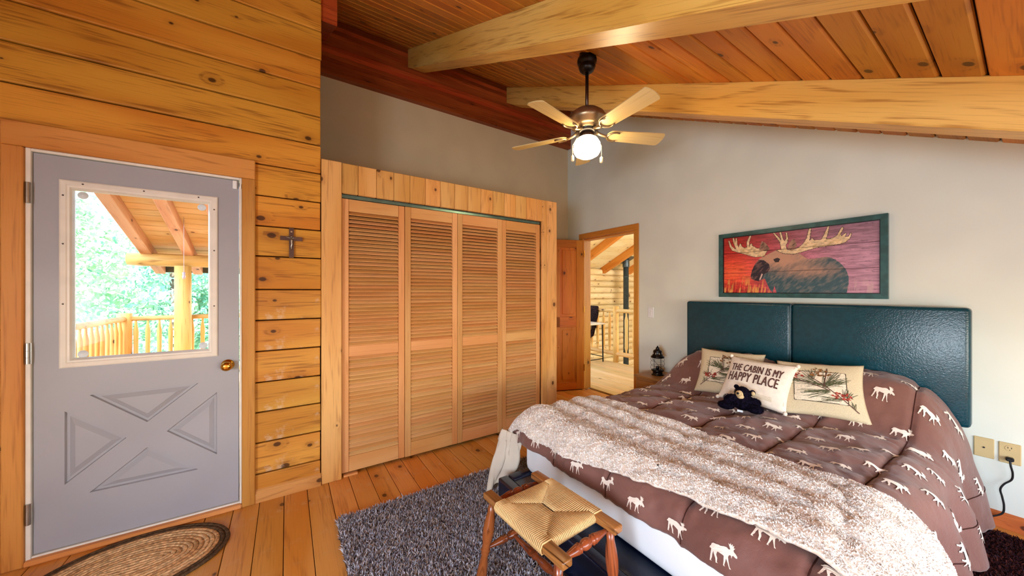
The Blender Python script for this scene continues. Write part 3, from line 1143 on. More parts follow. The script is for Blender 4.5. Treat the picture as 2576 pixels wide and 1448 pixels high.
def on_comforter(s, v, off):
    s = np.clip(np.asarray(s, float), 0, S_MAX - 1e-4)
    v = np.asarray(v, float)
    q = np.clip((v - vmin(s)) / (V_MAX - vmin(s)), 0, 1 - 1e-6)
    a = s / S_MAX * (ns - 1)
    b = q * (nv_ - 1)
    i, j = np.floor(a).astype(int), np.floor(b).astype(int)
    fa, fb = (a - i)[..., None], (b - j)[..., None]

    def bl(G):
        return (G[i, j] * (1 - fa) + G[i + 1, j] * fa) * (1 - fb) + (G[i, j + 1] * (1 - fa) + G[i + 1, j + 1] * fa) * fb
    return bl(CP) + bl(CN) * off


CO = np.array([2.2, BYC, .3])
co = link('comforter', grid_mesh('comforter', CP - CO), 'comforter', None, tuple(CO))
sm = co.modifiers.new('thick', 'SOLIDIFY')
sm.thickness = .016
sm.offset = -1 if co.data.polygons[ns * 40].normal.z > 0 else 1
tag(co, 'brown quilted comforter printed with small cream moose', 'comforter')

# printed moose
moose2d = [(-.50, .16), (-.47, .24), (-.40, .27), (-.28, .26), (-.12, .27), (.02, .33), (.12, .34), (.20, .29), (.26, .31),
           (.22, .40), (.16, .52), (.22, .48), (.25, .54), (.28, .46), (.32, .53), (.34, .44), (.39, .49), (.38, .38), (.44, .40), (.38, .31),
           (.40, .26), (.48, .20), (.54, .13), (.53, .07), (.47, .07), (.38, .12), (.34, .08), (.33, .0), (.30, .10), (.24, .10),
           (.20, .02), (.22, -.12), (.26, -.30), (.31, -.36), (.25, -.37), (.19, -.20), (.13, -.06), (.10, -.18), (.05, -.34), (.08, -.38), (.00, -.38), (.03, -.20), (.03, -.02),
           (-.10, .0), (-.22, .03), (-.26, -.08), (-.22, -.20), (-.25, -.36), (-.20, -.39), (-.30, -.39), (-.30, -.22), (-.35, -.08), (-.38, .02),
           (-.42, -.10), (-.44, -.22), (-.50, -.34), (-.46, -.38), (-.56, -.38), (-.52, -.22), (-.49, -.08), (-.47, .06), (-.53, .10), (-.55, .06), (-.54, .14)]


def flat_tris(poly, cuts=1):
    bm = bmesh.new()
    vs = [bm.verts.new((p[0], p[1], 0)) for p in poly]
    f = bm.faces.new(vs)
    bmesh.ops.triangulate(bm, faces=[f], ngon_method='EAR_CLIP')
    if cuts:
        bmesh.ops.subdivide_edges(bm, edges=[e for e in bm.edges if e.calc_length() > .1], cuts=cuts, use_grid_fill=True)
        bmesh.ops.triangulate(bm, faces=bm.faces)
    bm.verts.index_update()
    V = np.array([v.co[:2] for v in bm.verts])
    F = [[v.index for v in f.verts] for f in bm.faces]
    bm.free()
    return V, F


MV, MF = flat_tris(moose2d, 1)
mv_all, mf_all = [], []
rr = random.Random(11)
row = 0
s = S_MAX - .062 - .136 * 15
while s < S_MAX - .05:
    k = 0
    vpos = -1.05 + (.089 if row % 2 else 0)
    while vpos < 1.14:
        L = .076 * rr.uniform(.92, 1.08)
        ang = rr.uniform(-.12, .12)
        ca, sa = math.cos(ang), math.sin(ang)
        U = (MV[:, 0] * ca - MV[:, 1] * sa) * L
        W = (MV[:, 0] * sa + MV[:, 1] * ca) * L
        ss = s + rr.uniform(-.012, .012) - W
        vv = vpos + rr.uniform(-.012, .012) + U
        if ss.max() < S_MAX - .008 and ss.min() > 0 and (vv > vmin(ss) + .02).all():
            P = on_comforter(ss, vv, .0035)
            base = len(mv_all)
            mv_all += P.tolist()
            mf_all += [[i + base for i in f] for f in MF]
        vpos += .178
    s += .136
    row += 1
mp = pydata('moose_pattern', np.array(mv_all) - CO, mf_all, 'moose_print', co)

# stitched seams of the quilting
for c in SEAM_V[1:]:
    ss = np.linspace(.02, S_MAX - .01, 90)
    P = on_comforter(ss, c + .012 * np.sin(ss * 4), .0015) - CO
    MB().tube([tuple(p) for p in P], .0022, 5).obj('quilt_seam', 'seam', co)

# folded-back corner showing the beige lining
a = np.linspace(0, 1, 26)[:, None]
b = np.linspace(0, 1, 30)[None, :]
top0, top1 = np.array([1.215, 1.955, .435]), np.array([1.275, 1.835, .415])
bot0, bot1 = np.array([1.085, 1.99, .045]), np.array([1.285, 1.862, .150])
FP = (top0 * (1 - a)[..., None] + top1 * a[..., None]) * (1 - b)[..., None] + (bot0 * (1 - a)[..., None] + bot1 * a[..., None]) * b[..., None]
wv = .016 * np.sin(a * 11 + b * 4) * (.3 + b) + .008 * np.sin(a * 23 - b * 3)
FP[..., 0] -= wv * .7
FP[..., 1] += wv
flp = link('turned_corner', grid_mesh('turned_corner', FP - CO), 'lining', co)
flp.modifiers.new('thick', 'SOLIDIFY').thickness = .008
flp['label'] = 'beige underside of the comforter corner'

# sherpa throw across the foot
n1_, n2_ = 110, 330
q = np.linspace(0, 1, n2_)[None, :]
p = np.linspace(0, 1, n1_)[:, None]
vv = -.965 + (1.13 + .965) * q
s0 = 1.325 + .02 * np.sin(vv * 5) - .05 * sstep(vv, -.5, -.95) + .015 * fbm(vv * 9, 0 * vv, 9)
s1 = np.interp(vv, [-.97, -.36, .05, .29, .6, 1.2], [2.065, 2.055, 2.00, 1.965, 1.935, 1.92]) + .008 * fbm(vv * 9, 0 * vv, 12)
ssg = s0 + (s1 - s0) * p
vvg = vv + 0 * p
TP = cloth(ssg, vvg, False)
ta, tb = np.gradient(TP, axis=0), np.gradient(TP, axis=1)
TN = np.cross(tb, ta)
TN /= np.linalg.norm(TN, axis=-1, keepdims=True) + 1e-9
if TN[40, 150, 2] < 0:
    TN = -TN
# smooth out the quilting below and add the throw's own folds and curls
edge = np.minimum(np.minimum(p, 1 - p) * 7, 1) * np.minimum(np.minimum(q * 12, (1 - q) * 12), 1)
fold = .010 * np.sin(ssg * 34 + 5 * fbm(vvg * 1.6, ssg * 2, 21, 2)) + .018 * fbm(ssg * 7, vvg * 1.6, 22, 3) + .006 * np.exp(-((vvg - .62 - .1 * p) / .018) ** 2) * -2.2
curl = .002 * fbm(ssg * 60, vvg * 60, 33, 2)
off = .022 + edge * .012 + np.maximum(fold, -.010) * edge + curl
TP = TP + TN * off[..., None]
TO = np.array([1.6, BYC, .4])
th_o = link('throw_blanket', grid_mesh('throw_blanket', TP - TO), 'sherpa', None, tuple(TO))
sm = th_o.modifiers.new('thick', 'SOLIDIFY')
sm.thickness = .013
sm.offset = -1 if TN[40, 150, 2] > 0 and th_o.data.polygons[2000].normal.z > 0 else 1
tag(th_o, 'cream fleece throw blanket laid across the foot of the bed', 'blanket')
# fleece: short tufts all over the upper face
rf = np.random.RandomState(17)
nt = 100000
ti, tj = rf.uniform(0, n1_ - 1.001, nt), rf.uniform(0, n2_ - 1.001, nt)
i0, j0 = ti.astype(int), tj.astype(int)
fa, fb = (ti - i0)[:, None], (tj - j0)[:, None]


def tl(G):
    return (G[i0, j0] * (1 - fa) + G[i0 + 1, j0] * fa) * (1 - fb) + (G[i0, j0 + 1] * (1 - fa) + G[i0 + 1, j0 + 1] * fa) * fb


tp_, tn_ = tl(TP), tl(TN)
clump = np.stack([fbm(ti * .9, tj * .9, 51, 2), fbm(ti * .9, tj * .9, 57, 2), fbm(ti * .9, tj * .9, 63, 2)], -1) * .014
lean = clump + rf.randn(nt, 3) * .0016
lean -= tn_ * (lean * tn_).sum(1, keepdims=True)
sd = np.cross(tn_, lean + rf.randn(nt, 3) * .0005)
sd /= -(np.linalg.norm(sd, axis=1, keepdims=True) + 1e-9)
wdt = rf.uniform(.0014, .0026, (nt, 1))
tuft = np.stack([tp_ - sd * wdt - tn_ * .001, tp_ + sd * wdt - tn_ * .001, tp_ + lean * .55 + sd * wdt * .8 + tn_ * .0042, tp_ + lean * .55 - sd * wdt * .8 + tn_ * .0042, tp_ + lean * 1.15 + tn_ * .0052], 1) - TO
bs = np.arange(nt)[:, None] * 5
fl_o = pydata('fleece_pile', tuft.reshape(-1, 3), (bs + np.array([0, 1, 2, 3])).tolist() + (bs + np.array([3, 2, 4])).tolist(), 'fleece', th_o)
fl_o['kind'] = 'stuff'


# ------------------------------------------------------------------ throw pillows
class Pillow:
    def __init__(self, name, label, center, eu, ev, w, h, t, mat, pinch=.07):
        self.c = Vector(center)
        self.u = Vector(eu).normalized()
        v = Vector(ev)
        self.v = (v - self.u * v.dot(self.u)).normalized()
        self.n = self.u.cross(self.v)
        self.w, self.h, self.t, self.pinch = w, h, t, pinch
        self.seed = len(bpy.data.objects)
        g = np.linspace(-1, 1, 41)
        g = np.sign(g) * np.abs(g) ** .85
        U, V = np.meshgrid(g, g, indexing='ij')
        front = self.surf(U, V, 1, 0)
        back = self.surf(U, V, -1, 0)
        n = len(g)
        idx = np.arange(n * n).reshape(n, n)
        q = np.stack([idx[:-1, :-1], idx[1:, :-1], idx[1:, 1:], idx[:-1, 1:]], -1).reshape(-1, 4)
        verts = np.concatenate([front.reshape(-1, 3), back.reshape(-1, 3)])
        faces = q.tolist() + (q[:, ::-1] + n * n).tolist()
        bm = bmesh.new()
        vs = [bm.verts.new(tuple(p)) for p in verts]
        for f in faces:
            bm.faces.new([vs[i] for i in f])
        bmesh.ops.remove_doubles(bm, verts=bm.verts, dist=.0004)
        bmesh.ops.recalc_face_normals(bm, faces=bm.faces)
        me = bpy.data.meshes.new(name)
        bm.to_mesh(me)
        bm.free()
        me.polygons.foreach_set('use_smooth', [True] * len(me.polygons))
        self.o = link(name, me, mat, None, tuple(self.c))
        tag(self.o, label, 'pillow', 'throw pillows')

    def surf(self, U, V, side=1, off=0.0):
        U, V = np.asarray(U, float), np.asarray(V, float)
        e = np.clip((1 - U ** 2) * (1 - V ** 2), 0, 1)
        th_ = self.t / 2 * e ** .42 * (1 + .16 * fbm(U * 2 + self.seed, V * 2, self.seed % 17, 2))
        a = U * self.w / 2 * (1 - self.pinch * (1 - V ** 2) * np.abs(U) ** 2 + .02 * U ** 2 * V ** 2)
        b = V * self.h / 2 * (1 - self.pinch * (1 - U ** 2) * np.abs(V) ** 2 + .02 * U ** 2 * V ** 2)
        d = side * th_ + off
        return (np.array(self.u) * a[..., None] + np.array(self.v) * b[..., None] + np.array(self.n) * d[..., None])

    def strokes(self, name, mat, lines, width, off=.0022):
        """polylines in pillow coordinates drawn as thin ribbons lying on the front"""
        vs, fs = [], []
        for ln in lines:
            L = np.array(ln, float)
            if len(L) == 2:
                L = np.array([L[0] + (L[1] - L[0]) * t for t in np.linspace(0, 1, 6)])
            d = np.gradient(L, axis=0)
            d /= np.linalg.norm(d, axis=1, keepdims=True) + 1e-9
            nrm = np.stack([-d[:, 1] * self.h / self.w, d[:, 0]], -1)
            wd = width / (self.h / 2)
            A = self.surf(*(L + nrm * wd / 2).T, 1, off)
            B = self.surf(*(L - nrm * wd / 2).T, 1, off)
            base = len(vs)
            vs += A.tolist() + B.tolist()
            m_ = len(L)
            fs += [[base + i, base + i + 1, base + m_ + i + 1, base + m_ + i] for i in range(m_ - 1)]
        return pydata(name, vs, fs, mat, self.o)

    def patches(self, name, mat, polys, off=.0024):
        vs, fs = [], []
        for pl in polys:
            V, F = flat_tris(pl, 0)
            P = self.surf(V[:, 0], V[:, 1], 1, off)
            base = len(vs)
            vs += P.tolist()
            fs += [[i + base for i in f] for f in F]
        return pydata(name, vs, fs, mat, self.o)


pl_l = Pillow('throw_pillow', 'burlap pinecone pillow partly hidden behind the lettered pillow, nearest the lantern', (2.90, 1.31, .715), (.18, -1, .0), (.50, .0, .86), .44, .37, .12, 'burlap')
pl_r = Pillow('throw_pillow', 'burlap pillow with a pinecone branch print, farthest from the lantern', (2.885, .755, .722), (.10, -.357, .02), (.16, .070, .26), .43, .37, .12, 'burlap')
pl_c = Pillow('throw_pillow', 'cream lettered pillow leaning between the two pinecone pillows', (2.785, 1.075, .712), (.0, -1, -.02), (.60, -.16, .80), .415, .35, .13, 'canvas')


def pine_art(pl, seed, mirror):
    rr = random.Random(seed)
    mx = -1 if mirror else 1
    # paper-coloured window with a border line
    N = 31
    e = .60
    vs, fs = [], []
    g = np.linspace(-e, e, N)
    U, V = np.meshgrid(g, g * .92, indexing='ij')
    P = pl.surf(U, V, 1, .0016)
    idx = np.arange(N * N).reshape(N, N)
    qq = np.stack([idx[:-1, :-1], idx[1:, :-1], idx[1:, 1:], idx[:-1, 1:]], -1).reshape(-1, 4)
    pydata('printed_panel', P.reshape(-1, 3), qq.tolist(), 'burlap_light', pl.o, True)
    h = e * .92
    pl.strokes('printed_border', 'ink_dark', [[(-e, -h), (e, -h)], [(e, -h), (e, h)], [(e, h), (-e, h)], [(-e, h), (-e, -h)]], .0042)
    stem_ = [(mx * t, .42 - .95 * (t + .35) if t > -.35 else .42) for t in np.linspace(-.30, .78, 12)]
    stem_ = [(mx * (-.25 + 1.05 * t), .35 - 1.10 * t ** 1.15) for t in np.linspace(0, 1, 14)]
    side = [(mx * (.10 + .10 * t), -.02 + .75 * t) for t in np.linspace(0, 1, 8)]
    left_ = [(mx * (.20 - .85 * t), -.12 + .40 * t) for t in np.linspace(0, 1, 8)]
    pl.strokes('printed_branch', 'ink', [stem_, side, left_], .0052, .0030)
    needles = []

    def spray(c, ang, n, L, spread):
        for _ in range(n):
            a_ = ang + rr.gauss(0, spread)
            l_ = L * rr.uniform(.55, 1.1)
            bx, by = c[0] + rr.uniform(-.05, .05), c[1] + rr.uniform(-.05, .05)
            needles.append([(bx, by), (bx + mx * math.cos(a_) * l_, by + math.sin(a_) * l_)])
    spray((mx * .10, -.02), R(60), 26, .62, .32)
    spray((mx * .14, .10), R(25), 22, .55, .22)
    spray((mx * .05, .05), R(165), 24, .60, .26)
    spray((mx * .20, -.15), R(195), 24, .66, .18)
    spray((mx * -.15, .25), R(120), 20, .45, .5)
    spray((mx * .55, -.35), R(70), 16, .34, .45)
    spray((mx * .45, -.40), R(185), 14, .55, .2)
    spray((mx * -.45, .18), R(170), 18, .42, .35)
    spray((mx * .70, -.62), R(90), 8, .20, .5)
    pl.strokes('printed_needles', 'ink_green', needles, .0021, .0026)
    for cx_, cy_, rx_, ry_, mm in ((mx * .02, .52, .26, .20, 'ink_cone'), (mx * .48, -.28, .22, .13, 'ink_red'), (mx * -.55, .40, .18, .16, 'ink_red')):
        polys = []
        for i in range(26):
            a_, r_ = rr.uniform(0, 2 * PI), math.sqrt(rr.random())
            px_, py_ = cx_ + rx_ * r_ * math.cos(a_), cy_ + ry_ * r_ * math.sin(a_)
            s_ = rr.uniform(.035, .06)
            t_ = rr.uniform(-.6, .6)
            polys.append([(px_ - s_ * math.cos(t_), py_ - s_ * math.sin(t_)), (px_ + s_ * .4 * math.sin(t_), py_ - s_ * .55), (px_ + s_ * math.cos(t_), py_ + s_ * math.sin(t_)), (px_, py_ + s_ * .7)])
        pl.patches('printed_pinecone', mm, polys, .0034)


pine_art(pl_r, 3, False)
pine_art(pl_l, 8, True)


def lettering(pl, text, u0, u1, vc, hgt):
    cu = bpy.data.curves.new('lettering', 'FONT')
    cu.body = text
    cu.size = 1.0
    cu.resolution_u = 3
    cu.space_character = 1.08
    tmp = bpy.data.objects.new('lettering_source', cu)
    COL.objects.link(tmp)
    bpy.context.view_layer.update()
    me = bpy.data.meshes.new_from_object(tmp.evaluated_get(bpy.context.evaluated_depsgraph_get()))
    bpy.data.objects.remove(tmp)
    bpy.data.curves.remove(cu)
    bm = bmesh.new()
    bm.from_mesh(me)
    bpy.data.meshes.remove(me)
    bmesh.ops.triangulate(bm, faces=bm.faces)
    for _ in range(2):
        bmesh.ops.subdivide_edges(bm, edges=[e for e in bm.edges if e.calc_length() > .22], cuts=1)
        bmesh.ops.triangulate(bm, faces=bm.faces)
    bm.verts.index_update()
    V = np.array([v.co[:2] for v in bm.verts])
    F = [[v.index for v in f.verts] for f in bm.faces]
    bm.free()
    lo, hi = V.min(0), V.max(0)
    # stroke emboldening is left to the face; normalise into the pillow's coordinates
    U = u0 + (V[:, 0] - lo[0]) / (hi[0] - lo[0]) * (u1 - u0)
    W = vc + ((V[:, 1] - lo[1]) / (hi[1] - lo[1]) - .5) * hgt
    # heavier strokes: the outline laid down three times, a hair apart
    P = np.concatenate([pl.surf(U + du_, W + dw_, 1, .0028 + .0001 * i) for i, (du_, dw_) in enumerate(((-.010, 0), (.010, 0), (0, .012)))])
    n_ = len(U)
    return pydata('lettering', P, [[a + n_ * i for a in f] for i in range(3) for f in F], 'ink', pl.o)


lettering(pl_c, 'THE CABIN IS MY', -.80, .76, .40, .34)
lettering(pl_c, 'HAPPY PLACE', -.80, .72, -.03, .40)
pl_c.strokes('printed_stripe', 'burlap', [[(-.95, v), (.95, v)] for v in (.80, .85, .89, -.62, -.67, -.71, -.75)], .0035, .0015)
for cu_, cv_ in ((.98, .98), (.98, -.98), (-.98, .98), (-.98, -.98)):
    P = pl_c.surf(np.array([cu_]), np.array([cv_]), 1, 0)[0]
    MB().sphere(tuple(P), .016, .012, .014, 10).obj('corner_tuft', 'canvas', pl_c.o, True)

# ------------------------------------------------------------------ plush bear
br = empty('plush_bear', (2.53, 1.055, .563))
br.scale = (.82, .82, .82)
tag(br, 'small black plush bear lying against the lettered pillow', 'plush toy')
br.rotation_euler = (0, 0, R(12))
m = MB()
m.sphere((.04, 0, .062), .078, .088, .064, 18)
m.sphere((.050, .012, .134), .058, .056, .052, 18)
m.sphere((-.005, .085, .088), .030, .055, .034, 14, Matrix.Rotation(R(-28), 3, 'X'))
m.sphere((-.02, .112, .030), .050, .062, .034, 14)
m.sphere((-.015, -.085, .040), .048, .058, .036, 14)
m.sphere((.03, -.075, .080), .032, .044, .034, 14)
m.sphere((.080, .060, .172), .014, .020, .020, 10)
m.sphere((.085, -.052, .140), .014, .022, .026, 10)
body = m.obj('body', 'bear_fur', br, True)
rm = body.modifiers.new('fuse', 'REMESH')
rm.mode = 'VOXEL'
rm.voxel_size = .0065
rm.use_smooth_shade = True
MB().sphere((.002, .022, .134), .022, .029, .030, 12).obj('muzzle', 'bear_tan', br, True)
MB().sphere((-.010, .014, .118), .016, .026, .020, 12).obj('chin', 'bear_tan', br, True)
MB().sphere((-.019, .030, .143), .006, .011, .010, 10).obj('nose', 'eye', br, True)
MB().sphere((.006, -.012, .142), .006, .006, .006, 10).obj('eye', 'eye', br, True)
MB().sphere((.008, .050, .152), .006, .006, .006, 10).obj('eye', 'eye', br, True)
MB().sphere((.072, -.058, .138), .012, .014, .018, 10).obj('inner_ear', 'bear_tan', br, True)
MB().box((-.058, -.012, .006), (-.056, .026, .022)).obj('tag', 'tag', br, False)

# fuzz of the plush
rn = np.random.RandomState(5)
blobs = [((.04, 0, .062), (.078, .088, .064)), ((.050, .012, .134), (.058, .056, .052)), ((-.005, .085, .088), (.03, .05, .036)), ((-.02, .112, .030), (.05, .062, .034)), ((-.015, -.085, .04), (.048, .058, .036)), ((.03, -.075, .08), (.032, .044, .034))]
vs, fs = [], []
for c, r_ in blobs:
    nfz = 900
    d = rn.randn(nfz, 3)
    d /= np.linalg.norm(d, axis=1, keepdims=True)
    P = np.array(c) + d * np.array(r_) * 1.0
    keep = (P[:, 0] > .018) | (np.hypot(P[:, 1] - .02, (P[:, 2] - .13)) > .045)
    for pt, dd in zip(P[keep], d[keep]):
        if pt[2] < .004:
            continue
        t_ = np.cross(dd, rn.randn(3))
        t_ /= np.linalg.norm(t_) + 1e-9
        base = len(vs)
        vs += [pt - dd * .004 + t_ * .0012, pt - dd * .004 - t_ * .0012, pt + dd * .006 + rn.randn(3) * .002]
        fs.append([base, base + 1, base + 2])
fz = pydata('plush_pile', vs, fs, 'bear_fur', br)
fz['kind'] = 'stuff'

# ------------------------------------------------------------------ nightstand and lantern
ns_ = empty('nightstand', (3.245, 2.155, 0))
tag(ns_, 'low wooden nightstand half hidden between bed and doorway', 'nightstand')
NZ = .485
box_obj('top', (-.185, -.155, NZ - .024), (.185, .155, NZ), 'night_oak', ns_, .004)
box_obj('body', (-.165, -.14, .06), (.18, .14, NZ - .024), 'night_oak', ns_, .003)
for zc in (.17, .36):
    dr = box_obj('drawer', (-.178, -.13, zc - .085), (-.165, .13, zc + .075), 'night_oak', ns_, .003)
    MB().lathe([(.0001, 0), (.006, 0), (.005, .012), (.012, .018), (.010, .026), (.0001, .028)], (-.006, 0, 0), (-1, 0, 0), 10).obj('knob', 'bronze', dr, True)
for ax, ay in ((-.145, -.12), (-.145, .12), (.16, -.12), (.16, .12)):
    box_obj('foot', (ax - .018, ay - .018, 0), (ax + .018, ay + .018, .06), 'night_oak', ns_)

la = empty('lantern', (3.245, 2.155, NZ))
tag(la, 'black wire-caged lantern standing on the nightstand', 'lantern')
MB().lathe([(.0001, 0), (.062, 0), (.062, .008), (.050, .014), (.048, .034), (.060, .042), (.063, .052), (.054, .058), (.030, .060), (.0001, .060)], seg=24).obj('base', 'black_metal', la, True)
MB().lathe([(.0001, .058), (.016, .058), (.017, .085), (.010, .09), (.0001, .09)], seg=14).obj('burner', 'black_metal', la, True)
MB().lathe([(.046, .060), (.054, .085), (.056, .120), (.052, .158), (.046, .178)], seg=24).obj('glass_globe', 'glass', la, True)
MB().lathe([(.0001, .178), (.060, .178), (.068, .186), (.066, .194), (.052, .204), (.046, .222), (.042, .244), (.044, .250), (.036, .258), (.020, .266), (.016, .280), (.018, .284), (.008, .290), (.006, .300), (.0001, .304)], seg=24).obj('cap', 'black_metal', la, True)
for k in range(8):
    an = 2 * PI * k / 8 + .2
    box_obj('cap_vent', (.0470 * math.cos(an) - .004, .0470 * math.sin(an) - .004, .216), (.0470 * math.cos(an) + .004, .0470 * math.sin(an) + .004, .236), 'steel', la, .002)
for k in range(6):
    an = 2 * PI * k / 6
    prof = [(.058, .050), (.066, .068), (.064, .088), (.059, .097), (.066, .112), (.066, .130), (.060, .145), (.066, .160), (.062, .180)]
    MB().tube([(r_ * math.cos(an), r_ * math.sin(an), z_) for r_, z_ in prof], .0016, 5).obj('cage_wire', 'black_metal', la, True)
for zz in (.097, .145):
    MB().tube([(.060 * math.cos(2 * PI * i / 24), .060 * math.sin(2 * PI * i / 24), zz) for i in range(24)], .0016, 5, True).obj('cage_ring', 'black_metal', la, True)
MB().tube([(-.02, .068, .185), (-.03, -.0, .13), (-.03, -.05, .09), (-.02, -.085, .062)], .002, 5).obj('bail_handle', 'black_metal', la, True)

# ------------------------------------------------------------------ ceiling fan
FX, FY = 1.733, 1.69
FZ = ceil_z(FY)
fan = empty('ceiling_fan', (FX, FY, FZ))
tag(fan, 'bronze ceiling fan with five pale wood blades and a lit glass globe', 'ceiling fan')


def fz_(z):
    return z - FZ


MB().lathe([(.0001, .045), (.050, .045), (.052, .0), (.054, -.014), (.064, -.022), (.067, -.038), (.064, -.056), (.054, -.066), (.053, -.072), (.058, -.080), (.050, -.102), (.034, -.116), (.016, -.121), (.0001, -.122)], (0, 0, -.004), (0, 0, 1), 28).obj('canopy', 'black_metal', fan, True)
MB().lathe([(.0001, 0), (.0115, 0), (.0115, .29), (.0001, .29)], (0, 0, fz_(2.595)), (0, 0, 1), 14).obj('downrod', 'bronze', fan, True)
MB().lathe([(.0001, 0), (.022, 0), (.020, .03), (.013, .035), (.0001, .036)], (0, 0, fz_(2.605)), (0, 0, 1), 14).obj('rod_collar', 'bronze', fan, True)
MB().lathe([(.0001, .150), (.040, .150), (.085, .136), (.118, .110), (.134, .080), (.138, .062), (.120, .052), (.112, .034), (.098, .024), (.082, .018), (.078, .004), (.0001, .004)], (0, 0, fz_(2.466)), (0, 0, 1), 36).obj('motor_housing', 'bronze_light', fan, True)
MB().lathe([(.0001, .03), (.078, .03), (.074, .010), (.060, -.002), (.0001, -.004)], (0, 0, fz_(2.452)), (0, 0, 1), 28).obj('flywheel', 'black_metal', fan, True)
MB().lathe([(.0001, .035), (.052, .035), (.050, .0), (.055, -.010), (.048, -.018), (.0001, -.018)], (0, 0, fz_(2.435)), (0, 0, 1), 24).obj('light_fitter', 'bronze', fan, True)
MB().lathe([(.0001, .0), (.046, .0), (.060, -.012), (.060, -.018), (.046, -.022), (.0001, -.022)], (0, 0, fz_(2.428)), (0, 0, 1), 24).obj('fitter_rim', 'brass', fan, True)
MB().lathe([(.0001, .0), (.050, .0), (.072, -.018), (.088, -.045), (.094, -.075), (.090, -.100), (.078, -.122), (.050, -.138), (.0001, -.143)], (0, 0, fz_(2.424)), (0, 0, 1), 32).obj('glass_globe', 'globe', fan, True)

bl_pts = []
for t in np.linspace(0, 1, 13):      # inner rounded end
    an = PI / 2 + PI * t
    bl_pts.append((.190 + .045 * math.cos(an), .052 * math.sin(an)))
for t in np.linspace(0, 1, 9):
    an = -PI / 2 + PI * t
    bl_pts.append((.545 + .020 * math.cos(an), .063 * (math.sin(an) if abs(math.sin(an)) < .99 else math.copysign(1, math.sin(an)))))
blade_me = MB().prism(bl_pts, 'z', -.0032, .0032).mesh('blade')
br_m = MB()
br_m.tube([(.070, 0, .018), (.095, 0, .004), (.125, 0, -.006), (.150, 0, -.010)], [.012, .010, .009, .009], 8)
br_m.tube([(.148 + .052 * (1 - math.cos(t)) * 1.0, .044 * math.sin(t) * 1.0, -.009) for t in np.linspace(-2.0, 2.0, 17)], .0065, 6)
bracket_me = br_m.mesh('blade_bracket', True)
for k in range(5):
    an = R(-96 + 72 * k)
    bl = link('blade', blade_me, 'fan_blade', fan, (0, 0, fz_(2.447)), (R(-12), 0, 0))
    bl.rotation_mode = 'QUATERNION'
    bl.rotation_quaternion = Matrix.Rotation(an, 4, 'Z').to_quaternion() @ Matrix.Rotation(R(-13), 4, 'X').to_quaternion()
    link('blade_bracket', bracket_me, 'bronze_light', bl)
vdir = Vector((.835, -.55, 0))
for s, zl in ((-1, 2.272), (1, 2.262)):
    p0 = vdir * (s * .050)
    p1 = vdir * (s * .100)
    MB().tube([(p0.x, p0.y, fz_(2.452)), (p1.x, p1.y, fz_(2.365)), (p1.x, p1.y, fz_(zl + .02))], .0014, 5).obj('pull_chain', 'chain', fan)
    MB().lathe([(.0001, .028), (.004, .028), (.011, .020), (.011, -.010), (.006, -.016), (.0001, -.017)], (p1.x, p1.y, fz_(zl)), (0, 0, 1), 12).obj('chain_pull', 'ceramic', fan, True)


# ------------------------------------------------------------------ moose picture
PY0, PY1, PZ0, PZ1 = .536, 1.628, 1.306, 1.892
pic = empty('picture', (XR - .003, (PY0 + PY1) / 2, PZ0))
tag(pic, 'framed moose painting on red planks above the headboard', 'picture')
pyc = (PY0 + PY1) / 2
IW = .036
# mitred frame sides
for nm, pts in (('top', [(PY0, PZ1), (PY1, PZ1), (PY1 - IW, PZ1 - IW), (PY0 + IW, PZ1 - IW)]), ('bottom', [(PY0, PZ0), (PY0 + IW, PZ0 + IW), (PY1 - IW, PZ0 + IW), (PY1, PZ0)]),
                ('l', [(PY1, PZ0), (PY1 - IW, PZ0 + IW), (PY1 - IW, PZ1 - IW), (PY1, PZ1)]), ('r', [(PY0, PZ0), (PY0, PZ1), (PY0 + IW, PZ1 - IW), (PY0 + IW, PZ0 + IW)])):
    m = MB().prism([(a - pyc, b2 - PZ0) for a, b2 in pts], 'x', -.034, .0)
    bmesh.ops.bevel(m.bm, geom=list(m.bm.edges), offset=.0008, segments=1, affect='EDGES')
    m.obj('frame_side', 'picture_frame', pic)
ay0, ay1, az0, az1 = PY0 + IW, PY1 - IW, PZ0 + IW, PZ1 - IW
fl_ = MB()
for (a0, a1, b0, b1) in ((ay0, ay1, az0, az0 + .005), (ay0, ay1, az1 - .005, az1), (ay0, ay0 + .005, az0 + .005, az1 - .005), (ay1 - .005, ay1, az0 + .005, az1 - .005)):
    fl_.box((-.030, a0 - pyc, b0 - PZ0), (-.006, a1 - pyc, b1 - PZ0))
fl_.obj('inner_lip', 'picture_lip', pic)

# artwork, given in its own flat coordinates (traced quad -> unit square)
quad = [(160, 440), (2320, 165), (2340, 1195), (172, 1190)]
A_, B_ = [], []
for (x_, y_), (u_, v_) in zip(quad, ((0, 0), (1, 0), (1, 1), (0, 1))):
    A_.append([x_, y_, 1, 0, 0, 0, -u_ * x_, -u_ * y_]); B_.append(u_)
    A_.append([0, 0, 0, x_, y_, 1, -v_ * x_, -v_ * y_]); B_.append(v_)
Hm = np.append(np.linalg.solve(np.array(A_, float), np.array(B_, float)), 1).reshape(3, 3)


def uvp(pts):
    P = np.c_[np.array(pts, float), np.ones(len(pts))] @ Hm.T
    return P[:, :2] / P[:, 2:]


def pin(poly, X, Y):
    c = np.zeros(X.shape, bool)
    n = len(poly)
    for i in range(n):
        x1, y1 = poly[i]
        x2, y2 = poly[(i + 1) % n]
        with np.errstate(divide='ignore', invalid='ignore'):
            t = ((y1 > Y) != (y2 > Y)) & (X < (x2 - x1) * (Y - y1) / (y2 - y1 + 1e-12) + x1)
        c ^= t
    return c


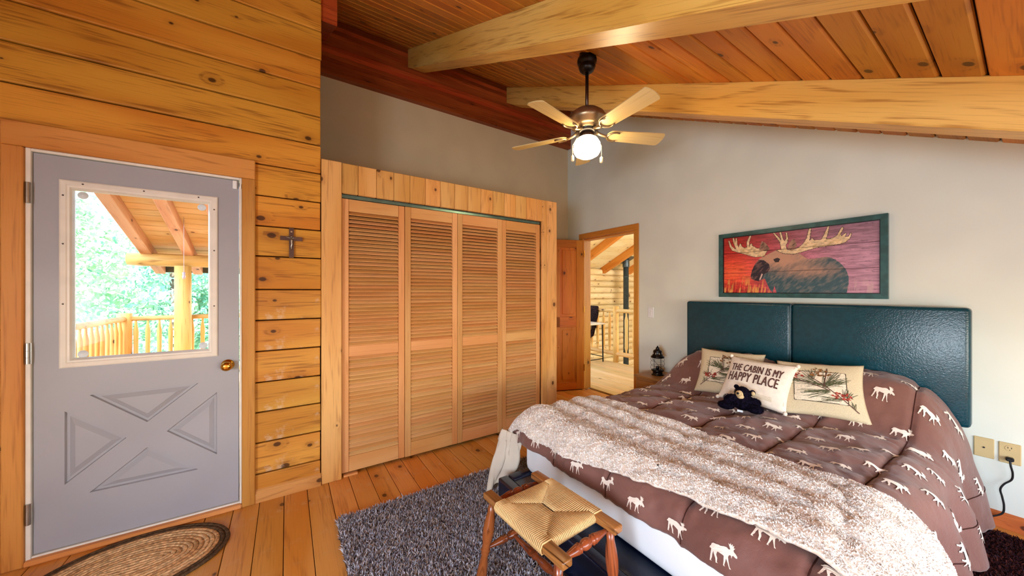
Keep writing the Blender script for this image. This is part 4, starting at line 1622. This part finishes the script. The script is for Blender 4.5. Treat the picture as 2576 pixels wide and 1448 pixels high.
body_p = uvp([(650, 720), (760, 660), (880, 600), (1000, 590), (1100, 640), (1200, 640), (1270, 690), (1330, 720), (1430, 710), (1530, 690), (1620, 690), (1710, 730), (1790, 790), (1850, 860), (1885, 950), (1890, 1050), (1865, 1195), (900, 1195), (868, 1085), (842, 1185), (800, 1130), (760, 1050), (735, 990), (700, 1000), (650, 1025), (590, 1015), (545, 990), (540, 950), (555, 880), (590, 800)])
muz_p = uvp([(650, 730), (720, 740), (790, 790), (800, 850), (770, 905), (720, 930), (700, 990), (650, 1025), (590, 1015), (545, 990), (540, 950), (555, 880), (590, 800)])
ant_l = uvp([(665, 690), (600, 695), (540, 680), (470, 660), (400, 640), (340, 625), (280, 605), (250, 560), (228, 478), (242, 475), (272, 545), (312, 580), (336, 590), (300, 510), (285, 438), (298, 428), (318, 490), (330, 436), (342, 440), (346, 510), (376, 580), (372, 540), (392, 508), (412, 550), (450, 572), (484, 560), (478, 490), (520, 398), (537, 402), (510, 490), (512, 560), (526, 520), (545, 508), (556, 545), (580, 550), (612, 575), (650, 575), (700, 600), (760, 600), (720, 680)])
ant_r = uvp([(880, 600), (955, 590), (930, 485), (880, 420), (828, 352), (850, 358), (905, 410), (952, 470), (922, 345), (945, 350), (975, 450), (998, 470), (1018, 440), (1010, 358), (1026, 358), (1042, 430), (1034, 490), (1012, 530), (1030, 590), (1100, 600), (1200, 555), (1265, 490), (1298, 430), (1330, 290), (1357, 290), (1342, 420), (1335, 470), (1350, 450), (1375, 428), (1392, 450), (1420, 460), (1500, 450), (1540, 380), (1590, 258), (1606, 262), (1582, 390), (1560, 445), (1650, 430), (1720, 390), (1770, 290), (1790, 272), (1802, 290), (1762, 372), (1780, 402), (1832, 358), (1846, 364), (1822, 412), (1878, 402), (1905, 352), (1916, 370), (1890, 432), (1830, 485), (1740, 512), (1600, 532), (1450, 555), (1330, 590), (1230, 622), (1120, 650), (980, 640)])
ear_a = uvp([(650, 600), (665, 520), (685, 475), (730, 495), (770, 545), (800, 590), (720, 610)])
ear_b = uvp([(1040, 570), (1060, 500), (1100, 450), (1135, 445), (1165, 520), (1140, 570), (1090, 605)])
nose_p = uvp([(690, 915), (705, 935), (675, 1005), (655, 1010)])
eye_p = uvp([(845, 725), (900, 700), (940, 720), (920, 760), (870, 765)])


def S3(r, g, b_):
    return np.array([lin(r), lin(g), lin(b_)])


def art_color(U, V):
    n1 = fbm(U * 14, V * 60, 41, 3)[..., None]
    n2 = fbm(U * 60, V * 40, 42, 3)[..., None]
    u, v = U[..., None], V[..., None]
    mixu = sstep(u, .05, .95)
    c = S3(206, 50, 44) * (1 - mixu) + S3(190, 140, 158) * mixu  # red to mauve; the pale right end has window glare in its colour
    c = c * (1 - .35 * sstep(1 - v, .45, 1.0)) + S3(232, 122, 60) * np.exp(-((u - .10) / .16) ** 2 - ((v - .62) / .2) ** 2) * .55
    c = c * (1 + 1.1 * n1)
    streak = sstep(np.sin(v * 130 + 14 * n1 + 6 * np.sin(u * 9)), .55, 1) * sstep(n2, -.05, .2)
    c = c * (1 - .35 * streak)
    # grass
    gr = sstep(fbm(U * 95 + V * 6, V * 7, 43, 2)[..., None], .02, .22)
    gl = gr * sstep(v, .66 + .2 * np.abs(u - .17), .86) * (u < .36)
    c = c * (1 - gl) + S3(236, 158, 84) * gl
    dk = sstep(fbm(U * 120 + V * 5, V * 6, 44, 2)[..., None], .05, .25) * sstep(v, .72, .95) * (u < .4)
    c = c * (1 - .6 * dk)
    gr2 = gr * sstep(v, .72, .95) * (u > .78)
    c = c * (1 - gr2 * .7) + S3(206, 168, 168) * gr2 * .7
    # body
    mb_ = pin(body_p, U, V)[..., None]
    fur = fbm(U * 70 + V * 30, V * 22, 45, 3)[..., None]
    bc = S3(62, 92, 98) * (1 + .6 * fur)
    hl = np.clip(1.25 * np.exp(-((u - .42) / .20) ** 2 - ((v - .42) / .17) ** 2) + .7 * np.exp(-((u - .62) / .16) ** 2 - ((v - .66) / .10) ** 2) + .35 * np.exp(-((u - .66) / .1) ** 2 - ((v - .44) / .07) ** 2) + .75 * fur, 0, 1)
    bc = bc * (1 - hl) + S3(198, 150, 122) * hl
    c = np.where(mb_, bc, c)
    mz = pin(muz_p, U, V)[..., None]
    mc = S3(46, 38, 48) * (1 - 0 * u) + S3(120, 84, 70) * np.clip(fur * 3 + .05, 0, .8)
    c = np.where(mz, mc, c)
    c = np.where(pin(nose_p, U, V)[..., None], S3(222, 186, 170), c)
    ac = S3(230, 200, 156) * (1 + .9 * n2) - .12 * sstep(fur, .05, .25)
    for pp in (ant_l, ant_r):
        ins = pin(pp, U, V)
        rim = np.zeros_like(ins)
        for du_, dv_ in ((.0035, 0), (-.0035, 0), (0, .008), (0, -.008)):
            rim |= pin(pp, U + du_, V + dv_)
        c = np.where((rim & ~ins)[..., None], S3(60, 36, 34), c)
        c = np.where(ins[..., None], np.clip(ac, .02, 1), c)
    for pp in (ear_a, ear_b):
        c = np.where(pin(pp, U, V)[..., None], S3(150, 112, 92) * (1 + 2.2 * fur), c)
    c = np.where(pin(eye_p, U, V)[..., None], S3(50, 40, 46), c)
    return np.clip(c, .004, 1)


NUa = 400
for v0, v1 in ((0, .287), (.29, .642), (.645, 1.0)):
    nvv = int(150 * (v1 - v0))
    us = np.linspace(0, 1, NUa)
    vs_ = np.linspace(v0, v1, nvv)
    U, V = np.meshgrid(us, vs_, indexing='ij')
    W, Hh = ay1 - ay0, az1 - az0
    e = np.minimum(np.minimum(V - v0, v1 - V) * Hh / .0035, 1)
    P = np.stack([-.018 + (1 - e) * .004, (ay1 - pyc) - U * W, (az1 - PZ0) - V * Hh], -1)
    C = art_color(U, V).reshape(-1, 3)
    idx = np.arange(NUa * nvv).reshape(NUa, nvv)
    qq = np.stack([idx[:-1, :-1], idx[:-1, 1:], idx[1:, 1:], idx[1:, :-1]], -1).reshape(-1, 4).tolist()
    verts = P.reshape(-1, 3).tolist()
    # board sides and back
    b0 = len(verts)
    for uu in (0, 1):
        for v_ in (v0, v1):
            verts.append((-.004, (ay1 - pyc) - uu * W, (az1 - PZ0) - v_ * Hh))
    qq += [[b0, b0 + 1, b0 + 3, b0 + 2], [int(idx[0, 0]), int(idx[-1, 0]), b0 + 2, b0], [int(idx[0, -1]), b0 + 1, b0 + 3, int(idx[-1, -1])]]
    me = bpy.data.meshes.new('painted_plank')
    me.from_pydata(verts, [], qq)
    me.update()
    at = me.color_attributes.new('col', 'FLOAT_COLOR', 'POINT')
    CC = np.ones((len(verts), 4))
    CC[:len(C), :3] = C
    CC[len(C):, :3] = .1
    at.data.foreach_set('color', CC.ravel())
    link('painted_plank', me, 'art', pic)


# ------------------------------------------------------------------ wall plates and cord
sw = empty('light_switch', (XR - .001, 2.374, 1.06))
tag(sw, 'white light switch plate beside the doorway', 'light switch')
MB().box((-.006, -.036, 0), (0, .036, .118), .003).obj('plate', 'white_plastic', sw)
rk = MB().box((-.009, -.016, .027), (-.004, .016, .091), .002).obj('rocker', 'white_plastic', sw)
for pp in ([(-.010, .006), (-.010, .018), (.002, .018)], [(-.004, -.010), (.008, -.010), (.008, .004)]):
    MB().tube([(-.0095, a, .059 + b2) for a, b2 in pp], .0008, 4).obj('scribble', 'screw', rk)


def outlet(name, yc, zc, w, h, label, face):
    o = empty(name, (XR - .001, yc, zc - h / 2))
    tag(o, label, 'wall outlet')
    MB().box((-.006, -w / 2, 0), (0, w / 2, h), .003).obj('plate', 'almond_plastic', o)
    if face:
        for zz in (.028, .088):
            rc = MB().lathe([(.0001, 0), (.017, 0), (.016, .003), (.0001, .0032)], (-.0055, 0, zz), (-1, 0, 0), 18).obj('receptacle', 'almond_plastic', o)
            if zz > .05:
                for dy in (-.006, .006):
                    MB().box((-.0095, dy - .0012, zz - .001), (-.0084, dy + .0012, zz + .008)).obj('slot', 'rubber', rc)
                MB().lathe([(.0001, 0), (.0022, 0), (.0001, .001)], (-.0085, 0, zz - .009), (-1, 0, 0), 8).obj('slot', 'rubber', rc)
    else:
        MB().lathe([(.0001, 0), (.005, 0), (.004, .004), (.0001, .004)], (-.006, 0, h / 2), (-1, 0, 0), 10).obj('jack', 'rubber', o)
    return o


outlet('phone_jack', .155, .437, .072, .116, 'almond phone jack plate half hidden by the comforter', False)
outlet('wall_outlet', .068, .434, .074, .118, 'almond wall outlet with a black plug in it', True)
cd = empty('power_cord', (XR - .012, .068, .375))
tag(cd, 'black power cord plugged into the almond outlet', 'cord')
MB().box((-.030, -.015, .022), (.0, .013, .042), .005).obj('plug', 'rubber', cd)
cpts = [(-.026, -.002, .026), (-.032, -.004, .0), (-.026, -.010, -.04), (-.020, -.006, -.08), (-.022, .018, -.115), (-.024, .030, -.15), (-.022, .024, -.19), (-.022, .018, -.24), (-.022, .024, -.285), (-.030, .060, -.318), (-.040, .105, -.345), (-.055, .16, -.362), (-.08, .20, -.3675)]
cp = [np.array(c) for c in [cpts[0]] + cpts + [cpts[-1]]]
cable = []
for i in range(1, len(cp) - 2):
    for t in np.linspace(0, 1, 6, endpoint=False):
        a, b, c, d = cp[i - 1], cp[i], cp[i + 1], cp[i + 2]
        cable.append(tuple(.5 * (2 * b + (c - a) * t + (2 * a - 5 * b + 4 * c - d) * t * t + (3 * b - a - 3 * c + d) * t ** 3)))
cable.append(cpts[-1])
MB().tube(cable, .0042, 8).obj('cable', 'rubber', cd, True)


# ------------------------------------------------------------------ rugs
def shag(name, x0, x1, y0, y1, n, hgt, cols, label, seed, wid=.0032, skip=None):
    rn = np.random.RandomState(seed)
    o = MB().box((x0, y0, .0), (x1, y1, .008)).obj(name, 'rug_base')
    tag(o, label, 'rug')
    bx = rn.uniform(x0, x1, n)
    by = rn.uniform(y0, y1, n)
    if skip is not None:
        keep = ~((bx > skip[0]) & (by > skip[1]) & (by < skip[2]))
        bx, by = bx[keep], by[keep]
        n = len(bx)
    lean = rn.randn(n, 2) * hgt * .42
    hh = hgt * rn.uniform(.6, 1.1, n)
    an = rn.uniform(0, 2 * PI, n)
    wx, wy = np.cos(an) * wid, np.sin(an) * wid
    z0 = np.full(n, .006)
    V = np.empty((n, 5, 3))
    V[:, 0] = np.c_[bx - wx, by - wy, z0]
    V[:, 1] = np.c_[bx + wx, by + wy, z0]
    mx_, my_ = bx + lean[:, 0] * .45, by + lean[:, 1] * .45
    V[:, 2] = np.c_[mx_ + wx, my_ + wy, z0 + hh * .62]
    V[:, 3] = np.c_[mx_ - wx, my_ - wy, z0 + hh * .62]
    V[:, 4] = np.c_[bx + lean[:, 0], by + lean[:, 1], z0 + hh]
    base = np.arange(n)[:, None] * 5
    quads = (base + np.array([0, 1, 2, 3])).tolist()
    tris_ = (base + np.array([3, 2, 4])).tolist()
    me = bpy.data.meshes.new('pile')
    me.from_pydata(V.reshape(-1, 3).tolist(), [], quads + tris_)
    me.update()
    at = me.color_attributes.new('col', 'FLOAT_COLOR', 'POINT')
    pal = np.array(cols)
    c = pal[rn.randint(0, len(pal), n)] * rn.uniform(.8, 1.2, (n, 1))
    cc = np.ones((n, 5, 4))
    cc[:, :, :3] = c[:, None, :]
    at.data.foreach_set('color', cc.ravel())
    p_ = link('pile', me, 'pile', o)
    p_['kind'] = 'stuff'
    return o


shag('shag_rug', .245, 1.9, .45, 2.245, 120000, .030, [S3(146, 142, 152), S3(178, 175, 186), S3(204, 202, 208), S3(108, 98, 102), S3(176, 154, 138)], 'grey speckled shag rug under the stool and bed', 3, skip=(1.065, .2, 1.87))
shag('dark_shag_rug', 1.9, 3.33, -.75, .32, 42000, .022, [S3(60, 28, 26), S3(44, 22, 26), S3(78, 38, 32), S3(52, 34, 40)], 'dark brown shag rug by the outlet wall', 6, skip=(.0, .235, 9))

bm_o = empty('braided_mat', (-.64, 2.437, 0))
tag(bm_o, 'oval tan braided mat with a dark brown border at the door', 'mat')
nr = 13
for i in range(nr):
    f = (i + .6) / nr
    a_, b_ = .105 + (.385 - .105) * f - .01, .275 * f
    seg_n = 72 if i > 2 else 48
    pts = []
    for k in range(seg_n):
        t = 2 * PI * k / seg_n
        pts.append((a_ * math.cos(t), b_ * math.sin(t), .0075 + .0012 * math.sin(t * (18 + 4 * i))))
    m = MB().tube(pts, .0115, 6, True)
    for v in m.bm.verts:
        v.co.z = .0075 + (v.co.z - .0075) * .62
    mat = 'braid_edge' if i >= nr - 2 else ('braid_mid' if i in (3, 6, 7, 10) else 'braid')
    m.obj('braid_coil', mat, bm_o, True)


# ------------------------------------------------------------------ rush-seat stool
st = empty('rush_stool', (.905, 1.105, .034), R(3.2))
tag(st, 'turned wood stool with a woven rush seat at the foot of the bed', 'stool')
SZ = .416
RL, RX = .250, .138
for s in (-1, 1):
    m = MB().box((-.024, -RL, -.016), (.024, RL, .014), .007, 3)
    m.obj('seat_rail', 'maple', st, True, (s * RX, 0, SZ))
spin = [(.0075, 0), (.009, .02), (.016, .07), (.0185, .085), (.014, .092), (.019, .097), (.014, .102), (.012, .108), (.0185, .122), (.0195, .135), (.0185, .148), (.012, .162), (.014, .168), (.019, .173), (.014, .178), (.0185, .185), (.016, .200), (.009, .250), (.0075, .270)]
for s in (-1, 1):
    L = 2 * RX - .03
    MB().lathe([(r_, t * L / .27) for r_, t in spin], (0, 0, 0), (0, 0, 1), 14).obj('spindle', 'turned', st, True, (-RX + .015, s * .205, SZ - .018), (0, R(90), 0))
leg_p = [(.016, 0), (.0165, .05), (.022, .085), (.025, .12), (.023, .16), (.016, .195), (.019, .203), (.0145, .210), (.022, .218), (.0145, .226), (.019, .233), (.015, .242), (.021, .30), (.024, .335), (.020, .37), (.0135, .41)]
leg_bot = {}
for sx in (-1, 1):
    for sy in (-1, 1):
        top = Vector((sx * RX, sy * .205, SZ - .012))
        bot = Vector((sx * (RX + (.045 if sx < 0 else -.004)), sy * .245, 0))
        d = bot - top
        L = d.length
        q_ = Vector((0, 0, 1)).rotation_difference(d.normalized())
        o = MB().lathe([(r_, t * L / .41) for r_, t in leg_p], (0, 0, 0), (0, 0, 1), 14).obj('leg', 'turned', st, True, tuple(top))
        o.rotation_mode = 'QUATERNION'
        o.rotation_quaternion = q_
        leg_bot[(sx, sy)] = (top, bot)


def between(a, b_, name):
    d = Vector(b_) - Vector(a)
    L = d.length
    o = MB().lathe([(r_ * .95, t * L / .27) for r_, t in spin], (0, 0, 0), (0, 0, 1), 12).obj(name, 'turned', st, True, tuple(a))
    o.rotation_mode = 'QUATERNION'
    o.rotation_quaternion = Vector((0, 0, 1)).rotation_difference(d.normalized())


mid = {}
for sy in (-1, 1):
    a_ = leg_bot[(-1, sy)][0].lerp(leg_bot[(-1, sy)][1], .52)
    b_ = leg_bot[(1, sy)][0].lerp(leg_bot[(1, sy)][1], .52)
    between(a_, b_, 'stretcher')
    mid[sy] = a_.lerp(b_, .5)
between(mid[-1], mid[1], 'cross_stretcher')
# woven rush: cords run square to each rail and meet on the diagonals
wm = MB()
hx, hy = RX + .026, .150
ncy, nce = 36, 30
spine = .035
for s in (-1, 1):
    for j in range(ncy):
        yy = -hy + (j + .5) * 2 * hy / ncy
        inner = max(.004, (abs(yy) - spine) / (hy - spine) * (hx - .004)) if abs(yy) > spine else .004
        dip = .006
        pts = [(s * (RX - .01), yy, -.020), (s * hx, yy, -.018), (s * (hx + .004), yy, 0), (s * (hx - .004), yy, .016), (s * (RX - .022), yy, .017)]
        if inner < RX - .03:
            for t in (.35, .7, 1.0):
                xx = (RX - .022) * (1 - t) + inner * t
                pts.append((s * xx, yy, .017 - dip * math.sin(t * PI * .5)))
        wm.tube(pts, .0034, 5)
for s in (-1, 1):
    for j in range(nce):
        xx = -(RX - .022) + (j + .5) * 2 * (RX - .022) / nce
        lim = spine + (hy - spine) * min(1, abs(xx) / (hx - .004))
        pts = [(xx, s * (hy - .012), -.016), (xx, s * (hy + .004), -.012), (xx, s * (hy + .007), .002), (xx, s * (hy - .002), .0135)]
        if lim < hy - .012:
            for t in (.5, 1.0):
                yy = (hy - .004) * (1 - t) + lim * t
                pts.append((xx, s * yy, .0145 - .003 * t))
        wm.tube(pts, .0034, 5)
wv_o = wm.obj('woven_seat', 'rush', st, True, (0, 0, SZ))
wv_o['kind'] = 'stuff'
MB().box((-RX, -hy + .004, -.014), (RX, hy - .004, .0055)).obj('seat_core', 'ink', st, False, (0, 0, SZ))


# ------------------------------------------------------------------ loft seen through the doorway
def zf2(y):
    return 3.965 - SLOPE * (y - YRIDGE)


lf = tag(MB().box((XR + .13, .5, -.2), (5.34, 7.5, -.026)).obj('floor_loft', 'dark_gap'), 'pale plank floor of the loft landing', kind='structure')
lp_me = MB().box((-.0638, -3.4, -.012), (.0638, 3.4, .012), .002).mesh('plank')
x = XR + .13 + .065
while x < 5.3:
    link('plank', lp_me, 'loft_floor', lf, (x, 4.0, -.012))
    x += .13
tag(MB().box((3.4, 1.5, -2.8), (12, 8.5, -2.7)).obj('floor_below', 'loft_floor'), 'floor of the great room below the loft', kind='structure')
YW = 7.57
wlf = tag(MB().box((4.6, YW + .06, -2.7), (12, YW + .2, 2.2)).obj('wall_loft', 'dark_gap'), 'far wall of stacked peeled logs in the great room', kind='structure')
log_prof = MB()
lg = [(.098, -3.7)] + [(.098 + .004 * math.sin(i * 2.1), -3.7 + i * .74) for i in range(1, 10)] + [(.098, 3.7)]
log_me = log_prof.lathe(lg, (0, 0, 0), (1, 0, 0), 18).mesh('log', True)
for i in range(18):
    link('log', log_me, 'loft_log', wlf, (8.3, YW, -1.26 + i * .19), (R(37 * i), 0, 0))
tag(MB().box((XR + .12, 1.3, -2.8), (12, 1.4, 4.0)).obj('wall_loft_light_block', 'loft_log'), 'unseen wall added to keep sky light out of the great room', kind='structure')  # solid, out of view; added so sky and sun don't overlight the loft
tag(MB().box((11.9, 1.3, -2.7), (12, 8, 4)).obj('wall_loft_end', 'loft_log'), 'end wall of the great room', kind='structure')
cl2 = MB().prism([(YRIDGE, zf2(YRIDGE)), (8.2, zf2(8.2)), (8.2, zf2(8.2) + .1), (YRIDGE, zf2(YRIDGE) + .1)], 'x', XR + .12, 12)
cl2.prism([(1.4, ceil_z(1.4)), (YRIDGE, ceil_z(YRIDGE)), (YRIDGE, ceil_z(YRIDGE) + .1), (1.4, ceil_z(1.4) + .1)], 'x', XR + .21, 12)
tag(cl2.obj('ceiling_loft', 'loft_ceiling'), 'bright pine board ceiling of the great room', kind='structure')
for xx, lab in ((7.06, 'great room rafter nearest the doorway head'), (8.36, 'great room rafter ending on the log wall left of the stove pipe'), (9.6, 'great room rafter right of the stove pipe'), (5.8, 'great room rafter above the loft railing')):
    rafter('loft_rafter', xx, xx + .14, YRIDGE, YW - .02, .21, 'loft_beam', lab, zf2)

rl = empty('loft_railing', (5.28, 4.39, 0))
tag(rl, 'peeled log railing along the loft edge', 'railing')
MB().lathe([(.050, 0), (.053, .4), (.050, .8), (.052, 1.06), (.046, 1.07)], seg=16).obj('post', 'peeled_v', rl, True)
for zz, rr_ in ((.985, .038), (.165, .040)):
    MB().tube([(0, -1.5, 0), (.004, -.8, .004), (0, .0, 0), (-.004, .9, .003), (0, 2.8, 0)], rr_, 12).obj('rail', 'peeled_y', rl, True, (0, 0, zz))
for yy in [-.24 - .17 * i for i in range(7)] + [.155 + .155 * i for i in range(14)]:
    MB().lathe([(.014, .18), (.016, .24), (.030, .30), (.028, .55), (.031, .82), (.016, .90), (.014, .96)], (0, yy, 0), (0, 0, 1), 10).obj('baluster', 'peeled_v', rl, True)

tb = empty('folding_table', (4.60, 4.84, 0))
tag(tb, 'white folding table with black metal legs on the loft', 'table')
MB().box((-.55, -.31, .715), (.55, .31, .745), .012, 2).obj('table_top', 'table_white', tb, True)
for sx in (-.08, .50):
    m = MB()
    m.tube([(sx, -.27, .715), (sx, -.29, .0)], .013, 8)
    m.obj('leg', 'black_metal', tb)
    m = MB()
    m.tube([(sx, .27, .715), (sx, .29, .0)], .013, 8)
    m.obj('leg', 'black_metal', tb)
    MB().tube([(sx, -.285, .10), (sx, .285, .10)], .009, 6).obj('leg_brace', 'black_metal', tb)
MB().tube([(-.08, -.288, .06), (.50, -.288, .06)], .009, 6).obj('leg_brace', 'black_metal', tb)
bk = MB().lathe([(.0001, 0), (.07, 0), (.105, .08), (.112, .10), (.100, .098), (.068, .012), (.0001, .010)], (0, 0, 0), (0, 0, 1), 20).obj('basket', 'basket', None, True, (4.62, 4.66, .745))
tag(bk, 'small terracotta-coloured bowl on the white folding table', 'bowl')

# fur hide hung over the railing
a = np.linspace(-1, 1, 40)[:, None]
b = np.linspace(0, 1, 46)[None, :]
yy = 5.12 + a * (.28 + .05 * np.sin(b * 6)) - .05 * b
out = np.where(b < .12, -.05 + b / .12 * .01, -.055 - .02 * np.sin(b * 7) - .015 * np.sin(a * 5))
zz = 1.035 - np.maximum(b - .10, 0) * (.62 + .16 * np.cos(a * 3.5) + .05 * np.sin(a * 9))
FP2 = np.stack([5.28 + out + 0 * a, yy + 0 * b, zz + 0 * a], -1)
fur = link('fur_hide', grid_mesh('fur_hide', FP2 - np.array([5.28, 5.1, 1.0])), 'fur', None, (5.28, 5.1, 1.0))
fur.modifiers.new('thick', 'SOLIDIFY').thickness = .03
tag(fur, 'dark brown fur hide draped over the loft railing', 'fur hide')
rn = np.random.RandomState(9)
vs, fs = [], []
for _ in range(3500):
    i, j = rn.randint(0, 40), rn.randint(0, 46)
    pt = FP2[i, j] - np.array([5.28, 5.1, 1.0]) + rn.randn(3) * .006
    base = len(vs)
    dd = np.array([-.02, rn.randn() * .012, -.03])
    vs += [pt + (0, .003, 0), pt - (0, .003, 0), pt + dd]
    fs.append([base, base + 1, base + 2])
fh = pydata('hide_fur', vs, fs, 'fur', fur)
fh['kind'] = 'stuff'

pp = empty('stove_pipe', (8.93, 7.03, -2.69))
tag(pp, 'blue grey stove pipe rising to the ceiling beyond the railing', 'stove pipe')
zc = zf2(7.03) + 2.69
MB().lathe([(.082, 0), (.082, zc - .55), (.086, zc - .55), (.086, zc - .53), (.082, zc - .53), (.082, zc - .2)], seg=20).obj('pipe', 'pipe', pp, True)
MB().lathe([(.10, zc - .24), (.104, zc - .23), (.104, zc - .02), (.10, zc)], seg=20).obj('sleeve', 'pipe', pp, True)
o = MB().box((-.22, -.22, -.012), (.22, .22, .0)).obj('ceiling_plate', 'pipe', pp, False, (0, 0, zc - .005), (-th, 0, 0))


# ------------------------------------------------------------------ porch, railing and trees outside the exterior door
pd = tag(MB().box((-2.1, 2.96, -.22), (1.2, 7.35, -.02)).obj('floor_porch', 'porch'), 'wooden porch deck outside the exterior door', kind='structure')


def zp(y):
    return 1.66 + .376 * (7.8 - y) + .15


pr = empty('roof_porch', (0, 0, 0))
tag(pr, 'pine board porch roof sloping down away from the door', kind='structure')
MB().prism([(2.95, zp(2.95) + .03), (7.9, zp(7.9) + .03), (7.9, zp(7.9) + .07), (2.95, zp(2.95) + .07)], 'x', -1.80, -.06).obj('roof_sheet', 'roof_metal', pr)
tp = math.atan(.376)
pb_me = MB().box((-.86, -.068, -.010), (.86, .068, .010), .004).mesh('soffit_board')
y = 3.05
while y < 7.9:
    link('soffit_board', pb_me, 'porch', pr, (-.93, y, zp(y) + .015), (-tp, 0, 0))
    y += .139 * math.cos(tp)
box_obj('fascia', (-1.80, 7.86, zp(7.9) - .10), (-.06, 7.90, zp(7.9) + .05), 'roof_metal', pr)
for k, xx in enumerate((-1.79, -1.33, -.87, -.41)):
    rafter('porch_rafter', xx, xx + .12, 2.96, 7.84, .15, 'porch_y', ['edge rafter of the porch roof next to the trees', 'second porch rafter in from the roof edge', 'third porch rafter in from the roof edge', 'fourth porch rafter in from the roof edge'][k], zp)
bmx = MB().lathe([(.085, -1.75), (.098, -1.6), (.094, -.6), (.099, .4), (.095, 1.9)], (0, 0, 0), (1, 0, 0), 16).obj('porch_beam', 'peeled_h', None, True, (-.18, 7.2, 1.83))
tag(bmx, 'knotty peeled log beam carrying the porch rafters', 'beam')
po = MB().lathe([(.105, 0), (.100, .6), (.098, 1.2), (.096, 1.76)], (0, 0, 0), (0, 0, 1), 18).obj('porch_post', 'peeled_v', None, True, (-1.315, 7.06, -.02))
tag(po, 'round peeled log post under the porch beam', 'post')
prl = empty('porch_railing', (-1.96, 7.2, -.02))
tag(prl, 'peeled log porch railing turning the corner at a stout post', 'railing')
MB().lathe([(.080, 0), (.078, .5), (.080, 1.05), (.074, 1.06)], seg=16).obj('corner_post', 'peeled_v', prl, True)
for zz, r_ in ((.98, .034), (.12, .034)):
    MB().tube([(.06, 0, 0), (1.0, 0, .004), (2.0, 0, -.003), (3.1, 0, 0)], r_, 10).obj('rail', 'peeled_h', prl, True, (0, 0, zz))
    MB().tube([(0, -.06, 0), (0, -1.5, .006), (0, -2.8, 0), (0, -4.2, 0)], r_ * 1.1, 10).obj('rail', 'peeled_y', prl, True, (0, 0, zz))
bal_me = MB().lathe([(.012, .14), (.014, .20), (.027, .25), (.025, .50), (.028, .80), (.014, .90), (.012, .96)], (0, 0, 0), (0, 0, 1), 10).mesh('baluster', True)
for i in range(24):
    link('baluster', bal_me, 'peeled_v', prl, (.115 + .122 * i, 0, 0))
for i in range(28):
    link('baluster', bal_me, 'peeled_v', prl, (0, -.16 - .14 * i, 0))
wc = empty('wind_chime', (-1.165, 6.3, 1.56))
tag(wc, 'small hanging chime on a thread under the porch roof', 'wind chime')
MB().tube([(0, 0, .04), (0, 0, zp(6.3) - .01 - 1.56)], .003, 4).obj('thread', 'chime', wc)
MB().lathe([(.004, .06), (.018, .05), (.012, .02), (.020, .0), (.012, -.03), (.0001, -.04)], seg=10).obj('pendant', 'chime', wc, True)

gd = MB().box((-40, 9.0, -3.3), (30, 60, -3.2)).obj('ground', 'ground')
tag(gd, 'sunlit meadow below the porch', kind='structure')
rt = np.random.RandomState(21)


def tree(x_, y_, base, cz, rx_, ry_, rz_, n, leaf, mat, label):
    t = empty('leafy_tree', (x_, y_, base))
    tag(t, label, 'tree', 'trees beyond the porch')
    MB().tube([(0, 0, 0), (.1, .05, (cz - base) * .5), (.0, .0, cz - base + rz_ * .4)], [.16, .12, .05], 8).obj('trunk', 'bark', t, True)
    nb = 14
    bc = rt.randn(nb, 3)
    bc /= np.linalg.norm(bc, axis=1, keepdims=True)
    bc *= rt.uniform(.35, .85, (nb, 1))
    bi = rt.randint(0, nb, n)
    d = rt.randn(n, 3)
    d /= np.linalg.norm(d, axis=1, keepdims=True)
    d *= rt.uniform(.5, 1, (n, 1)) ** .5 * .42
    P = (bc[bi] + d) * np.array([rx_, ry_, rz_]) + np.array([0, 0, cz - base])
    u = rt.randn(n, 3)
    u /= np.linalg.norm(u, axis=1, keepdims=True)
    w = np.cross(u, rt.randn(n, 3))
    w /= np.linalg.norm(w, axis=1, keepdims=True)
    s_ = leaf * rt.uniform(.6, 1.3, (n, 1))
    V = np.stack([P - u * s_, P + w * s_ * .45, P + u * s_, P - w * s_ * .45], 1)
    F = (np.arange(n)[:, None] * 4 + np.arange(4)).tolist()
    pydata('foliage', V.reshape(-1, 3), F, mat, t)


tree(-4.3, 11.5, -3.2, 1.6, 1.9, 1.6, 2.6, 7000, .085, 'leaf_a', 'tall green tree at the left side of the door glass')
tree(-2.6, 12.8, -3.2, .9, 1.8, 1.6, 2.4, 7000, .085, 'leaf_c', 'blue-green tree in the middle of the door glass')
tree(-1.4, 14.0, -3.2, .2, 2.0, 1.6, 2.2, 6000, .085, 'leaf_a', 'green tree behind the round porch post')
tree(-5.6, 14.5, -3.2, 3.4, 2.6, 2.0, 3.4, 7000, .11, 'leaf_b', 'pale sunlit tree rising highest beside the porch roof')
tree(-3.6, 10.4, -3.2, -1.0, 1.7, 1.0, 1.3, 5000, .07, 'leaf_b', 'pale pinkish bush just beyond the corner post')
tree(-1.9, 10.6, -3.2, -1.3, 1.5, 1.0, 1.1, 5000, .07, 'leaf_c', 'low blue-green bush behind the straight railing')
tree(-3.0, 18.5, -3.2, 2.6, 4.2, 2.0, 3.6, 8000, .14, 'leaf_c', 'broad distant tree closing the view behind the others')
